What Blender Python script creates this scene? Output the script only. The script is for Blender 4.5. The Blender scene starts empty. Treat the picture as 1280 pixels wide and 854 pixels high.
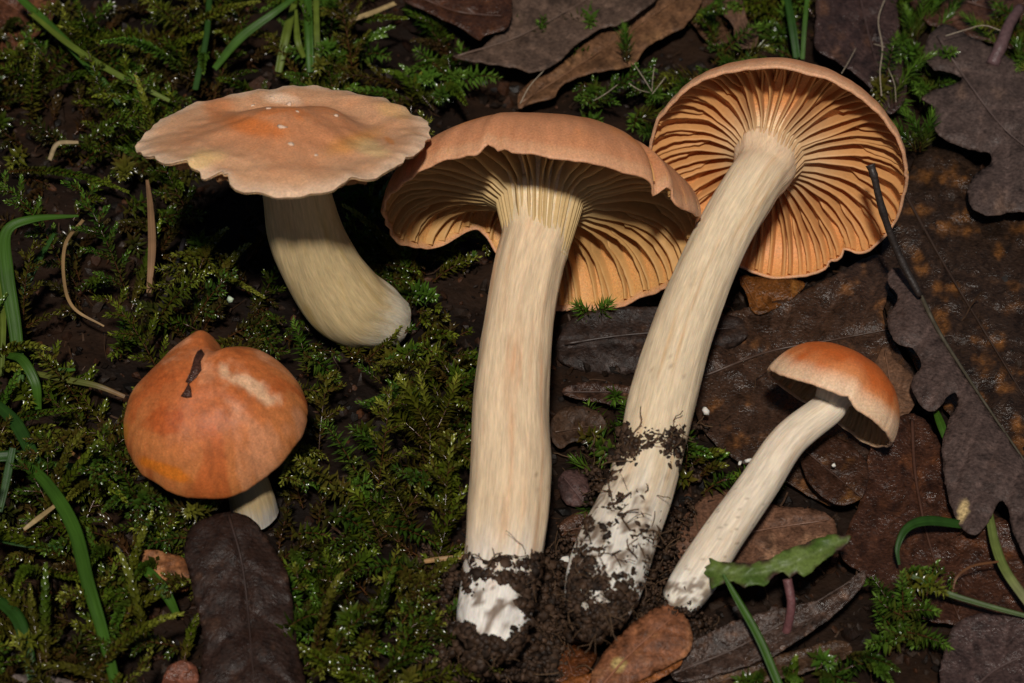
import bpy, math, random
import numpy as np
from mathutils import Vector, geometry

random.seed(7)
RNG = np.random.default_rng(11)
scene = bpy.context.scene

# ------------------------------------------------------------------ camera
# one layout unit = 0.2 mm (a photograph pixel at the origin); the forest floor is z = 0
S = 0.0002
D = 0.85
ELEV = math.radians(45)
CAM = np.array([0, -D*math.cos(ELEV), D*math.sin(ELEV)])
RV = np.array([1.0, 0, 0])
UV = np.array([0, math.sin(ELEV), math.cos(ELEV)])
FV = np.array([0, math.cos(ELEV), -math.sin(ELEV)])
cam_data = bpy.data.cameras.new('camera')
cam = bpy.data.objects.new('camera', cam_data)
scene.collection.objects.link(cam)
cam.location = CAM
cam.rotation_euler = (math.pi/2 - ELEV, 0, 0)
cam_data.sensor_width = 36
cam_data.lens = 36*D/(1280*S)
cam_data.clip_start = 0.01
cam_data.clip_end = 500
cam_data.dof.use_dof = True
cam_data.dof.focus_distance = D - 0.02
cam_data.dof.aperture_fstop = 22
scene.camera = cam

# ------------------------------------------------------------------ light
SUN_ELEV = math.radians(59)
SUN_AZ = math.radians(-4)          # from behind the camera, a little to its left
world = bpy.data.worlds.new('World')
scene.world = world
world.use_nodes = True
wn = world.node_tree
sky = wn.nodes.new('ShaderNodeTexSky')
sky.sky_type = 'NISHITA'
sky.sun_disc = False
sky.sun_elevation = SUN_ELEV
sky.sun_rotation = math.pi + SUN_AZ
bg = wn.nodes['Background']
bg.inputs['Strength'].default_value = 0.022
wn.links.new(sky.outputs[0], bg.inputs['Color'])
sun_data = bpy.data.lights.new('sun', 'SUN')
sun_data.energy = 3.3
sun_data.angle = math.radians(4)
sun_data.color = (1.0, 0.95, 0.87)
sun = bpy.data.objects.new('sun', sun_data)
scene.collection.objects.link(sun)
sd = Vector((math.sin(SUN_AZ)*math.cos(SUN_ELEV), -math.cos(SUN_AZ)*math.cos(SUN_ELEV), math.sin(SUN_ELEV)))
sun.rotation_euler = sd.to_track_quat('Z', 'Y').to_euler()
scene.view_settings.view_transform = 'Standard'
scene.view_settings.look = 'None'
scene.view_settings.exposure = 0.0
scene.view_settings.gamma = 1.0
scene.cycles.use_denoising = True
scene.cycles.max_bounces = 6
scene.cycles.transparent_max_bounces = 4

# ------------------------------------------------------------------ coordinates
def Q(px, py, w):
    """photo direction at a distance: w units in front of the plane through the origin"""
    px, py, w = np.broadcast_arrays(np.asarray(px, float), np.asarray(py, float), np.asarray(w, float))
    t = D - w*S
    a = (px - 640)*S/D*t
    b = (427 - py)*S/D*t
    return CAM + t[..., None]*FV + a[..., None]*RV + b[..., None]*UV

def P(px, py, h):
    """photo direction met at height h (units) above the floor"""
    px, py, h = np.broadcast_arrays(np.asarray(px, float), np.asarray(py, float), np.asarray(h, float))
    d = FV + ((px - 640)*S/D)[..., None]*RV + ((427 - py)*S/D)[..., None]*UV
    t = (h*S - CAM[2])/d[..., 2]
    return CAM + t[..., None]*d

def proj(p):
    q = np.asarray(p) - CAM
    t = q @ FV
    return 640 + (q @ RV)/t*D/S, 427 - (q @ UV)/t*D/S, (D - t)/S

# ------------------------------------------------------------------ noise
def _hash(ix, iy, iz, seed):
    n = (ix*374761393 + iy*668265263 + iz*2147483647 + seed*1274126177) & 0xFFFFFFFF
    n = ((n ^ (n >> 13))*1274126177) & 0xFFFFFFFF
    n = n ^ (n >> 16)
    return (n & 0xFFFF)/65535.0

def vnoise(x, y, z=0.0, seed=0):
    x, y, z = np.broadcast_arrays(np.asarray(x, float), np.asarray(y, float), np.asarray(z, float))
    ix, iy, iz = np.floor(x).astype(np.int64), np.floor(y).astype(np.int64), np.floor(z).astype(np.int64)
    fx, fy, fz = x-ix, y-iy, z-iz
    fx, fy, fz = [f*f*(3-2*f) for f in (fx, fy, fz)]
    r = 0
    for dx in (0, 1):
        for dy in (0, 1):
            for dz in (0, 1):
                wgt = (fx if dx else 1-fx)*(fy if dy else 1-fy)*(fz if dz else 1-fz)
                r = r + wgt*_hash(ix+dx, iy+dy, iz+dz, seed)
    return r*2-1

def fbm(x, y, z=0.0, seed=0, octv=4):
    r, a, f, tot = 0, 1.0, 1.0, 0
    for k in range(octv):
        r = r + a*vnoise(np.asarray(x)*f, np.asarray(y)*f, np.asarray(z)*f, seed+k*17)
        tot += a; a *= .5; f *= 2.03
    return r/tot

def smooth(a, b, x):
    t = np.clip((np.asarray(x, float)-a)/(b-a), 0, 1)
    return t*t*(3-2*t)

def mixc(a, b, t):
    a, b = np.asarray(a, float), np.asarray(b, float)
    t = np.asarray(t, float)[..., None]
    return a*(1-t) + b*t

# ------------------------------------------------------------------ materials
def mat(name, rough=.5, noise=(900, .35), bump=(1500, .25, .0002), coat=0.0, sss=0.0, sss_scale=.0012,
        transl=0.0, spec=.5, rough_var=0.0, vec=None, streak=None):
    m = bpy.data.materials.new(name)
    m.use_nodes = True
    nt = m.node_tree; N = nt.nodes; L = nt.links
    b = N['Principled BSDF']
    at = N.new('ShaderNodeAttribute'); at.attribute_name = 'col'
    if vec:
        va = N.new('ShaderNodeAttribute'); va.attribute_name = vec; vout = va.outputs['Vector']
    else:
        tc = N.new('ShaderNodeTexCoord'); vout = tc.outputs['Object']
    nz = N.new('ShaderNodeTexNoise'); nz.inputs['Scale'].default_value = noise[0]; nz.inputs['Detail'].default_value = 5
    nz.inputs['Roughness'].default_value = .65
    L.new(vout, nz.inputs['Vector'])
    mr = N.new('ShaderNodeMapRange'); mr.inputs['From Min'].default_value = .25; mr.inputs['From Max'].default_value = .75
    mr.inputs['To Min'].default_value = 1-noise[1]; mr.inputs['To Max'].default_value = 1+noise[1]
    L.new(nz.outputs['Fac'], mr.inputs['Value'])
    mu = N.new('ShaderNodeVectorMath'); mu.operation = 'SCALE'
    L.new(at.outputs['Color'], mu.inputs[0]); L.new(mr.outputs[0], mu.inputs['Scale'])
    L.new(mu.outputs[0], b.inputs['Base Color'])
    n2 = N.new('ShaderNodeTexNoise'); n2.inputs['Scale'].default_value = bump[0]; n2.inputs['Detail'].default_value = 4
    L.new(vout, n2.inputs['Vector'])
    bp = N.new('ShaderNodeBump'); bp.inputs['Strength'].default_value = bump[1]; bp.inputs['Distance'].default_value = bump[2]
    L.new(n2.outputs['Fac'], bp.inputs['Height']); L.new(bp.outputs[0], b.inputs['Normal'])
    b.inputs['Roughness'].default_value = rough
    if rough_var:
        r2 = N.new('ShaderNodeMapRange'); r2.inputs['From Min'].default_value = .3; r2.inputs['From Max'].default_value = .7
        r2.inputs['To Min'].default_value = max(.04, rough-rough_var); r2.inputs['To Max'].default_value = rough+rough_var
        n3 = N.new('ShaderNodeTexNoise'); n3.inputs['Scale'].default_value = noise[0]*.35; n3.inputs['Detail'].default_value = 3
        L.new(vout, n3.inputs['Vector']); L.new(n3.outputs['Fac'], r2.inputs['Value']); L.new(r2.outputs[0], b.inputs['Roughness'])
    b.inputs['Specular IOR Level'].default_value = spec
    b.inputs['Coat Weight'].default_value = coat
    b.inputs['Coat Roughness'].default_value = .12
    if sss:
        b.inputs['Subsurface Weight'].default_value = sss
        b.inputs['Subsurface Radius'].default_value = (1, .45, .2)
        b.inputs['Subsurface Scale'].default_value = sss_scale
    if transl:
        tr = N.new('ShaderNodeBsdfTranslucent'); mx = N.new('ShaderNodeMixShader')
        mx.inputs[0].default_value = transl
        L.new(mu.outputs[0], tr.inputs['Color'])
        L.new(b.outputs[0], mx.inputs[1]); L.new(tr.outputs[0], mx.inputs[2])
        L.new(mx.outputs[0], N['Material Output'].inputs['Surface'])
    return m

M = {
    'ground': mat('humus', .7, (300, .5), (900, .6, .0006), spec=.12),
    'cap': mat('mushroom_cap_skin', .52, (1900, .3), (2600, .55, .00016), sss=.25, spec=.35),
    'stem': mat('mushroom_stem_fibres', .55, (3.2, .26), (4.0, .6, .0002), sss=.3, vec='suv', spec=.3),
    'gill': mat('mushroom_gill_flesh', .5, (700, .10), (1800, .15, .0001), transl=.35, spec=.3),
    'leaf': mat('wet_dead_leaf', .27, (1000, .75), (1300, 1.0, .0005), rough_var=.14, spec=.3),
    'dryleaf': mat('damp_dead_leaf', .5, (1100, .7), (1300, .9, .0004), rough_var=.2, spec=.18),
    'rib': mat('leaf_rib', .5, (900, .3), (1500, .3, .0002)),
    'moss': mat('wet_moss', .22, (400, .3), (2000, .1, .0001), transl=.3, coat=.0, spec=.55),
    'grass': mat('grass_blade', .45, (1.0, .4), (1.0, .5, .00015), transl=.25, spec=.25, vec='suv'),
    'soil': mat('clinging_soil', .6, (900, .5), (2500, .5, .0003), rough_var=.25, spec=.2),
    'twig': mat('dark_twig', .5, (900, .4), (1200, .7, .0003)),
    'white': mat('mycelium', .7, (1200, .12), (2500, .5, .0003), sss=.2),
}

# ------------------------------------------------------------------ objects
def tag(o, label=None, category=None, group=None, kind=None):
    for k, v in (('label', label), ('category', category), ('group', group), ('kind', kind)):
        if v: o[k] = v
    return o

def empty(name, loc, label=None, category=None, group=None):
    o = bpy.data.objects.new(name, None)
    o.empty_display_size = .01
    scene.collection.objects.link(o)
    o.location = loc
    return tag(o, label, category, group)

def world_loc(o):
    l = np.zeros(3)
    while o is not None:
        l = l + np.array(o.location); o = o.parent
    return l

def obj(name, verts, faces, m, parent=None, col=None, loc=None, shade=True, vecs=None):
    verts = np.asarray(verts, float)
    base = world_loc(parent) if parent else np.zeros(3)
    own = np.zeros(3) if loc is None else np.asarray(loc, float) - base
    verts = verts - base - own
    me = bpy.data.meshes.new(name)
    if isinstance(faces, np.ndarray):
        nv, nf, k = len(verts), len(faces), faces.shape[1]
        me.vertices.add(nv); me.vertices.foreach_set('co', verts.astype(np.float32).ravel())
        me.loops.add(nf*k); me.loops.foreach_set('vertex_index', faces.astype(np.int32).ravel())
        me.polygons.add(nf); me.polygons.foreach_set('loop_start', np.arange(0, nf*k, k, dtype=np.int32))
        me.polygons.foreach_set('use_smooth', np.full(nf, shade))
        me.update(calc_edges=True)
    else:
        me.from_pydata(verts.tolist(), [], faces)
        me.polygons.foreach_set('use_smooth', np.full(len(me.polygons), shade))
    if col is None: col = (.5, .5, .5)
    c = np.ones((len(verts), 4), np.float32); c[:, :3] = col
    a = me.color_attributes.new('col', 'FLOAT_COLOR', 'POINT'); a.data.foreach_set('color', c.ravel())
    if vecs is not None:
        a = me.attributes.new('suv', 'FLOAT_VECTOR', 'POINT'); a.data.foreach_set('vector', np.asarray(vecs, np.float32).ravel())
    me.materials.append(M[m] if isinstance(m, str) else m)
    o = bpy.data.objects.new(name, me)
    scene.collection.objects.link(o)
    o.location = own
    if parent: o.parent = parent
    return o

def catmull(pts, n, closed=False):
    """n samples per segment through control points of any dimension"""
    p = np.asarray(pts, float)
    if closed: e = np.vstack([p[-1:], p, p[:2]])
    else: e = np.vstack([2*p[:1]-p[1:2], p, 2*p[-1:]-p[-2:-1]])
    out = []
    t = np.linspace(0, 1, n, endpoint=False)[:, None]
    for i in range(1, len(e)-2):
        a, b, c, d = e[i-1], e[i], e[i+1], e[i+2]
        out.append(.5*((2*b) + (c-a)*t + (2*a-5*b+4*c-d)*t**2 + (3*b-a-3*c+d)*t**3))
    if not closed: out.append(p[-1:])
    return np.vstack(out)

def resample(pts, n):
    d = np.r_[0, np.cumsum(np.linalg.norm(np.diff(pts, axis=0)[:, :3], axis=1))]
    t = np.linspace(0, d[-1], n)
    return np.stack([np.interp(t, d, pts[:, k]) for k in range(pts.shape[1])], 1), t

def frames(c):
    tg = np.gradient(c, axis=0); tg /= np.linalg.norm(tg, axis=1)[:, None]
    a = np.cross(tg[0], FV)
    if np.linalg.norm(a) < .05: a = np.cross(tg[0], RV)
    A, B = [], []
    for k in range(len(c)):
        a = a - tg[k]*(a @ tg[k]); a = a/np.linalg.norm(a)
        A.append(a); B.append(np.cross(tg[k], a))
    return tg, np.array(A), np.array(B)

def grid_faces(nr, nc, wrap=True, off=0):
    i = np.arange(nr-1)[:, None]; j = np.arange(nc if wrap else nc-1)[None, :]
    j2 = (j+1) % nc
    return np.stack([i*nc+j, i*nc+j2, (i+1)*nc+j2, (i+1)*nc+j], -1).reshape(-1, 4) + off

def tube(centre, rad, nseg=10):
    """world centreline, radii in metres -> verts, quads, angle, ring index"""
    tg, A, B = frames(centre)
    th = np.linspace(0, 2*np.pi, nseg, endpoint=False)
    rad = np.asarray(rad, float)
    if rad.ndim == 1: rad = rad[:, None]
    v = centre[:, None] + rad[..., None]*(np.cos(th)[None, :, None]*A[:, None] + np.sin(th)[None, :, None]*B[:, None])
    n = len(centre)
    v = v.reshape(-1, 3)
    f = grid_faces(n, nseg)
    # close both ends with a fan of degenerate quads on a centre vertex
    v = np.vstack([v, centre[:1], centre[-1:]])
    j = np.arange(nseg); j2 = (j+1) % nseg
    f = np.vstack([f, np.stack([j2, j, np.full(nseg, n*nseg), np.full(nseg, n*nseg)], 1)[:, [0, 1, 2, 2]]]) if False else f
    caps = [list(map(int, (b, a, n*nseg))) for a, b in zip(j, j2)] + [list(map(int, ((n-1)*nseg+a, (n-1)*nseg+b, n*nseg+1))) for a, b in zip(j, j2)]
    return v, [list(map(int, q)) for q in f] + caps, th

def periodic(ctrl, th):
    """ctrl: (deg, a, b, ...) -> smooth periodic interpolation at th (radians)"""
    c = np.array(sorted(ctrl), float)
    x = np.radians(c[:, 0]); x = np.r_[x[-2:]-2*np.pi, x, x[:2]+2*np.pi]
    y = np.vstack([c[-2:, 1:], c[:, 1:], c[:2, 1:]])
    g = np.linspace(x[0], x[-1], 2000)
    lin = np.stack([np.interp(g, x, y[:, k]) for k in range(y.shape[1])], 1)
    kw = 91; ker = np.hanning(kw); ker /= ker.sum()
    sm = np.stack([np.convolve(np.pad(lin[:, k], kw//2, mode='edge'), ker, 'valid') for k in range(lin.shape[1])], 1)
    thm = np.mod(th, 2*np.pi)
    return np.stack([np.interp(thm, g, sm[:, k]) for k in range(sm.shape[1])], 1)

# ------------------------------------------------------------------ ground
def ground_h(x, y):
    """height of the floor in metres"""
    return S*(14*fbm(x/.05, y/.05, 0, 3, 4) + 7*fbm(x/.009, y/.009, 0, 9, 3) - 6)

def make_ground():
    core = np.linspace(-.26, .26, 300)
    out = .26*np.power(1.28, np.arange(1, 21))
    out = out[out < 60]
    ax = np.r_[-out[::-1], core, out]
    X, Y = np.meshgrid(ax, ax)
    Z = ground_h(X, Y)
    v = np.stack([X, Y, Z], -1).reshape(-1, 3)
    n = len(ax)
    f = grid_faces(n, n, wrap=False)
    k = fbm(v[:, 0]/.02, v[:, 1]/.02, 0, 5)
    c = mixc((.006, .0032, .002), (.017, .008, .004), smooth(-.4, .5, k))
    tag(obj('ground', v, f, 'ground', col=c), 'dark wet humus of the forest floor under moss and leaves', None, None, 'structure')
make_ground()

# ------------------------------------------------------------------ crumbs, fibres
PHI = (1+5**.5)/2
ICO_V = np.array([(-1, PHI, 0), (1, PHI, 0), (-1, -PHI, 0), (1, -PHI, 0), (0, -1, PHI), (0, 1, PHI), (0, -1, -PHI), (0, 1, -PHI),
                  (PHI, 0, -1), (PHI, 0, 1), (-PHI, 0, -1), (-PHI, 0, 1)], float)/1.9
ICO_F = np.array([(0, 11, 5), (0, 5, 1), (0, 1, 7), (0, 7, 10), (0, 10, 11), (1, 5, 9), (5, 11, 4), (11, 10, 2), (10, 7, 6), (7, 1, 8),
                  (3, 9, 4), (3, 4, 2), (3, 2, 6), (3, 6, 8), (3, 8, 9), (4, 9, 5), (2, 4, 11), (6, 2, 10), (8, 6, 7), (9, 8, 1)])

def crumbs(centres, sizes, stretch=.5):
    n = len(centres)
    v = ICO_V[None]*(1 + RNG.uniform(-.45, .45, (n, 12, 1)))
    v = v*(1 + RNG.uniform(-stretch, stretch, (n, 1, 3)))
    q = RNG.normal(size=(n, 4)); q /= np.linalg.norm(q, axis=1)[:, None]
    w, x, y, z = q.T
    Rm = np.stack([1-2*(y*y+z*z), 2*(x*y-w*z), 2*(x*z+w*y), 2*(x*y+w*z), 1-2*(x*x+z*z), 2*(y*z-w*x),
                   2*(x*z-w*y), 2*(y*z+w*x), 1-2*(x*x+y*y)], 1).reshape(n, 3, 3)
    v = np.einsum('nij,nkj->nki', Rm, v)*np.asarray(sizes)[:, None, None] + np.asarray(centres)[:, None]
    f = ICO_F[None] + (np.arange(n)*12)[:, None, None]
    return v.reshape(-1, 3), f.reshape(-1, 3)

def fibres(starts, dirs, lengths, rads, npt=6):
    """thin wandering three-sided threads"""
    V, F, o = [], [], 0
    for s, d, L, r in zip(starts, dirs, lengths, rads):
        d = d/np.linalg.norm(d)
        c = [np.array(s)]
        for k in range(npt-1):
            d = d + RNG.normal(size=3)*.35; d = d/np.linalg.norm(d)
            c.append(c[-1] + d*L/(npt-1))
        c = np.array(c)
        tg, A, B = frames(c)
        th = np.array([0, 2.09, 4.19])
        v = c[:, None] + r*(np.cos(th)[None, :, None]*A[:, None] + np.sin(th)[None, :, None]*B[:, None])
        q = grid_faces(npt, 3, True, o)
        F.append(np.vstack([q[:, [0, 1, 2]], q[:, [0, 2, 3]]])); V.append(v.reshape(-1, 3)); o += npt*3
    return np.vstack(V), np.vstack(F)

def join(*vf):
    V, F, C, o = [], [], [], 0
    for v, f, c in vf:
        V.append(v); F.append(f+o); o += len(v)
        C.append(np.broadcast_to(np.asarray(c, float), (len(v), 3)))
    return np.vstack(V), np.vstack(F), np.vstack(C)

STEMS = {}
BLOCK = []      # spheres (world centre, radius) that keep the moss off the mushrooms

# ------------------------------------------------------------------ mushrooms
def axes(alpha, phi):
    a, p = math.radians(alpha), math.radians(phi)
    up = math.sin(p)*RV + math.cos(p)*UV
    ax = math.cos(a)*up + math.sin(a)*FV
    u = math.cos(p)*RV - math.sin(p)*UV
    v = -math.cos(a)*FV + math.sin(a)*up
    return u, v, ax

class Cap:
    def __init__(s, cx, cy, w, alpha, phi, rim, prof, flesh, gill, lip=7, crimp=2.0, seed=1, notches=(), lumps=6, lump_scale=60):
        s.c = Q(cx, cy, w); s.k = S*(D-w*S)/D
        s.u, s.v, s.a = axes(alpha, phi)
        s.rim, s.prof, s.flesh, s.gill = rim, prof, flesh, gill
        s.lip, s.crimp, s.seed, s.notches, s.lumps, s.ls = lip, crimp, seed, notches, lumps, lump_scale
    def R(s, th):
        r = periodic(s.rim, th)
        c = s.crimp
        x, y = np.cos(th), np.sin(th)
        n1 = fbm(x*6, y*6, 1, s.seed, 3)*c*1.6 + vnoise(x*17, y*17, 2, s.seed)*c*.8
        R, Z = r[:, 0], r[:, 1]
        Zf = fbm(x*7, y*7, 5, s.seed+3, 3)*c*1.8
        for (deg, width, dr, dz) in s.notches:
            d = np.degrees(np.angle(np.exp(1j*(th-math.radians(deg)))))
            g = np.exp(-(d/width)**2)*(1 + .35*vnoise(d*1.3, 0, 0, s.seed+5))
            n1 = n1 + dr*g; Zf = Zf + dz*g
        return np.stack([R, n1], -1), np.stack([Z, Zf], -1)
    aside = 0.0      # how far the stem stands off the cap's centre
    def rad(s, sv, R):
        return sv*R[..., 0] + sv**9*R[..., 1]
    def T(s, sv, th, R, Z):
        r = sv*R[..., 0]
        x, y = r*np.cos(th), r*np.sin(th)
        return Z[..., 0]*sv**2.2 + Z[..., 1]*sv**9 + s.prof(sv, th) + s.lumps*fbm(x/s.ls, y/s.ls, 3, s.seed+8, 3)*np.sqrt(np.clip(sv*3, 0, 1))
    def F(s, sv, th, R, Z):
        return s.T(sv, th, R, Z) - np.interp(sv, *s.flesh)
    def E(s, sv, th, R, Z):
        return s.F(sv, th, R, Z) - np.interp(sv, *s.gill)
    def W(s, r, th, z):
        r, th, z = np.broadcast_arrays(r, th, z)
        sh = s.aside*np.clip(1-r/150.0, 0, 1)**2
        return s.c + s.k*((r*np.cos(th) + sh)[..., None]*s.u + (r*np.sin(th))[..., None]*s.v + z[..., None]*s.a)

def build_cap(cap, root, colour, nth=260, nr=64, name='cap', inner_col=(.6, .33, .15)):
    th = np.linspace(0, 2*np.pi, nth, endpoint=False)
    R, Z = cap.R(th)
    rows, sv_rows, side = [], [], []
    for sv in np.sin(np.linspace(.001, np.pi/2, nr)):
        z = cap.T(np.full(nth, sv), th, R, Z)
        rows.append(cap.W(cap.rad(sv, R), th, z)); sv_rows.append(sv); side.append(0)
    z1 = cap.T(np.ones(nth), th, R, Z)
    for q in np.linspace(.2, 1, 5):
        a = q*np.pi*.75
        rows.append(cap.W(cap.rad(1.0, R) - cap.lip*.55*(1-np.cos(a)), th, z1 - cap.lip*.6*np.sin(a))); sv_rows.append(1); side.append(q)
    for sv in .08 + .912*(1-np.linspace(0, 1, 34)**1.9):
        z = cap.F(np.full(nth, sv), th, R, Z)
        rows.append(cap.W(cap.rad(sv, R), th, z)); sv_rows.append(sv); side.append(2)
    v = np.concatenate(rows)
    f = grid_faces(len(rows), nth)
    sv = np.repeat(sv_rows, nth); sd_ = np.repeat(side, nth); tt = np.tile(th, len(rows)); RR = np.tile(R[:, 0], len(rows))
    x, y = sv*RR*np.cos(tt), sv*RR*np.sin(tt)
    px, py, _ = proj(v)
    c = colour(sv, tt, x, y, px, py)
    c = np.where((sd_ > 1.5)[:, None], mixc((.70, .53, .33), inner_col, smooth(.24, .45, sv)), c)
    o = obj(name, v, f, 'cap', root, col=c)
    return o

def build_gills(cap, parent, n, r_in, col_in, col_out, ns=17, seed=0, part_name='gill', wave=3.0, limit=(0, 360), s_out=.998):
    rng = np.random.default_rng(seed)
    for k in range(n*2):
        deg = 360*(k + rng.uniform(-.22, .22))/(n*2)
        if not (limit[0] <= deg <= limit[1]): continue
        th0 = math.radians(deg)
        R1, Z1 = cap.R(np.array([th0])); R1, Z1 = R1[0, 0], Z1[0]
        s_in = r_in/R1 if k % 2 == 0 else rng.uniform(.42, .72)
        s = s_in + (s_out-s_in)*(1-(1-np.linspace(0, 1, ns))**1.9)
        ph, fr, am = rng.uniform(0, 6), rng.uniform(3, 7), wave*rng.uniform(.4, 1.3)
        off = am*np.sin(s*fr+ph)*np.clip((s-.2)*3, 0, 1)
        thv = th0 + off/(s*R1)
        Rv, Zv = cap.R(thv)
        Zv = .6*Zv + .4*Z1
        top = cap.F(s, thv, Rv, Zv) + 2.5
        bot = cap.E(s, thv, Rv, Zv)
        if k % 2:   # short gill: its edge rises into the flesh towards the stem
            bot = bot + (top-bot)*np.clip(1-(s-s_in)/.16, 0, 1)*.95 + 3
        bot = bot + rng.normal(0, .5, ns)
        rF = cap.rad(s, Rv)
        sl = np.clip(np.gradient(top, rF), -7, 1.0)*smooth(.45, .8, s)
        nr_ = sl/np.sqrt(1+sl*sl); nz_ = 1/np.sqrt(1+sl*sl)
        dep = top - bot
        r_b, bot = rF + dep*nr_, top - dep*nz_
        rows, nrow = [], 4
        tws = [3.4, 2.5, 1.7, .9]
        for sgn in (1, -1):
            for q, tw in zip((0, .45, .85, 1), tws):
                z = top + (bot-top)*q
                lean = am*.5*q*np.sin(ph*3)
                r = rF + (r_b-rF)*q
                t2 = thv + (sgn*tw*np.clip(.55+s*.6, 0, 1) + lean)/r
                rows.append(cap.W(r, t2, z))
        v = np.concatenate(rows)
        fa = grid_faces(4, ns, wrap=False)
        fb = grid_faces(4, ns, wrap=False, off=4*ns)[:, ::-1]
        j = np.arange(ns-1)
        edge = np.stack([3*ns+j, 3*ns+j+1, 7*ns+j+1, 7*ns+j], 1)
        f = np.vstack([fa, fb, edge])
        cc = mixc(col_in, col_out, smooth(.22, .62, s))*(1+rng.uniform(-.07, .07))
        obj(part_name, v, f, 'gill', parent, col=np.tile(cc, (8, 1)))

def stem_mesh(name, root, pts, colour, nseg=64, n=110, lump=1.5, seed=1, cap=None, tail=()):
    """pts: (px, py, w, radius) from the base to the cap; tail: (z, radius, aside) along the cap's own axis"""
    pts = list(pts)
    for z, r, aside in tail:
        x, y, w = proj(cap.c + cap.k*(aside*cap.u + z*cap.a))
        pts.append((float(x), float(y), float(w), r))
    c = catmull(pts, 14)
    wc = Q(c[:, 0], c[:, 1], c[:, 2])
    k = (D - c[:, 2]*S)/D*S
    a = np.hstack([wc, (c[:, 3]*k)[:, None]])
    a, L = resample(a, n)
    cen, rad = a[:, :3], a[:, 3]
    th = np.linspace(0, 2*np.pi, nseg, endpoint=False)
    t = L/L[-1]
    Lu = L/S
    ru = rad/S
    X = np.cos(th)[None]*ru[:, None]; Y = np.sin(th)[None]*ru[:, None]; Zl = np.repeat(Lu[:, None], nseg, 1)
    r2 = rad[:, None] + S*lump*(fbm(X/22, Y/22, Zl/110, seed, 3)*2.2 + vnoise(X/5, Y/5, Zl/160, seed+2)*.55)
    v, f, _ = tube(cen, r2, nseg)
    suv = np.stack([X/9, Y/9, Zl/95], -1).reshape(-1, 3)
    suv = np.vstack([suv, suv[:1], suv[-1:]])
    tt = np.r_[np.repeat(t, nseg), 0, 1]
    px, py, _ = proj(v)
    col = colour(tt, suv, px, py)
    STEMS[name + str(len(STEMS))] = (*proj(cen), rad/k.mean())
    for i in range(12 if cap is None or 'flat pale' in root['label'] else 0, n, 5): BLOCK.append((cen[i], rad[i]))
    return obj(name, v, f, 'stem', root, col=col, vecs=suv)

def stem_colour(base, streak, low, low_t=.12, dirt=None, seed=0, top=None):
    def f(t, suv, px, py):
        n1 = fbm(suv[:, 0]*1.3, suv[:, 1]*1.3, suv[:, 2]*.5, seed, 3)
        n2 = fbm(suv[:, 0]*3.6, suv[:, 1]*3.6, suv[:, 2]*.8, seed+4, 3)
        c = mixc(base, streak, smooth(.02, .55, n1*.7+n2*.5))
        c = c*(1 + .10*n2)[:, None]
        lk = smooth(low_t*1.7, low_t*.4, t + .12*n1*low_t*4)[:, None]
        c = c*(1-lk) + np.asarray(low)*lk
        if top is not None:
            k = smooth(.86, .99, t)[:, None]; c = c*(1-k) + np.asarray(top)*k
        if dirt is not None:
            d = fbm(px/13, py/12, 0, seed+9, 4) + .5*fbm(px/4, py/4, 0, seed+11, 2)
            amt = smooth(dirt[1], dirt[0], t)
            k = smooth(.35, .75, d + amt*.6 - .2)*amt*.85
            c = mixc(c, (.10, .055, .03), 0)*(1-k[:, None]) + np.array((.13, .075, .04))*k[:, None]
            s2 = smooth(.72, .8, vnoise(px/3.1+vnoise(px/20, py/20, 0, seed), py/3.3, 1, seed+21))*smooth(.85, .3, t)*.55*smooth(.2, .5, vnoise(px/50, py/50, 4, seed))
            c = c*(1-s2[:, None]) + np.array((.16, .09, .05))*s2[:, None]
        return c
    return f

def spot(px, py, cx, cy, rx, ry, rot=0, soft=.35, seed=0, rag=.3):
    a = math.radians(rot)
    dx, dy = px-cx, py-cy
    x = (dx*math.cos(a)+dy*math.sin(a))/rx; y = (-dx*math.sin(a)+dy*math.cos(a))/ry
    d = np.sqrt(x*x+y*y) + rag*fbm(px/14, py/14, 0, seed+cx, 3)
    return smooth(1+soft, 1-soft, d)

def paint(c, colour, amt):
    return c*(1-amt[:, None]) + np.asarray(colour)*amt[:, None]

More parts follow.
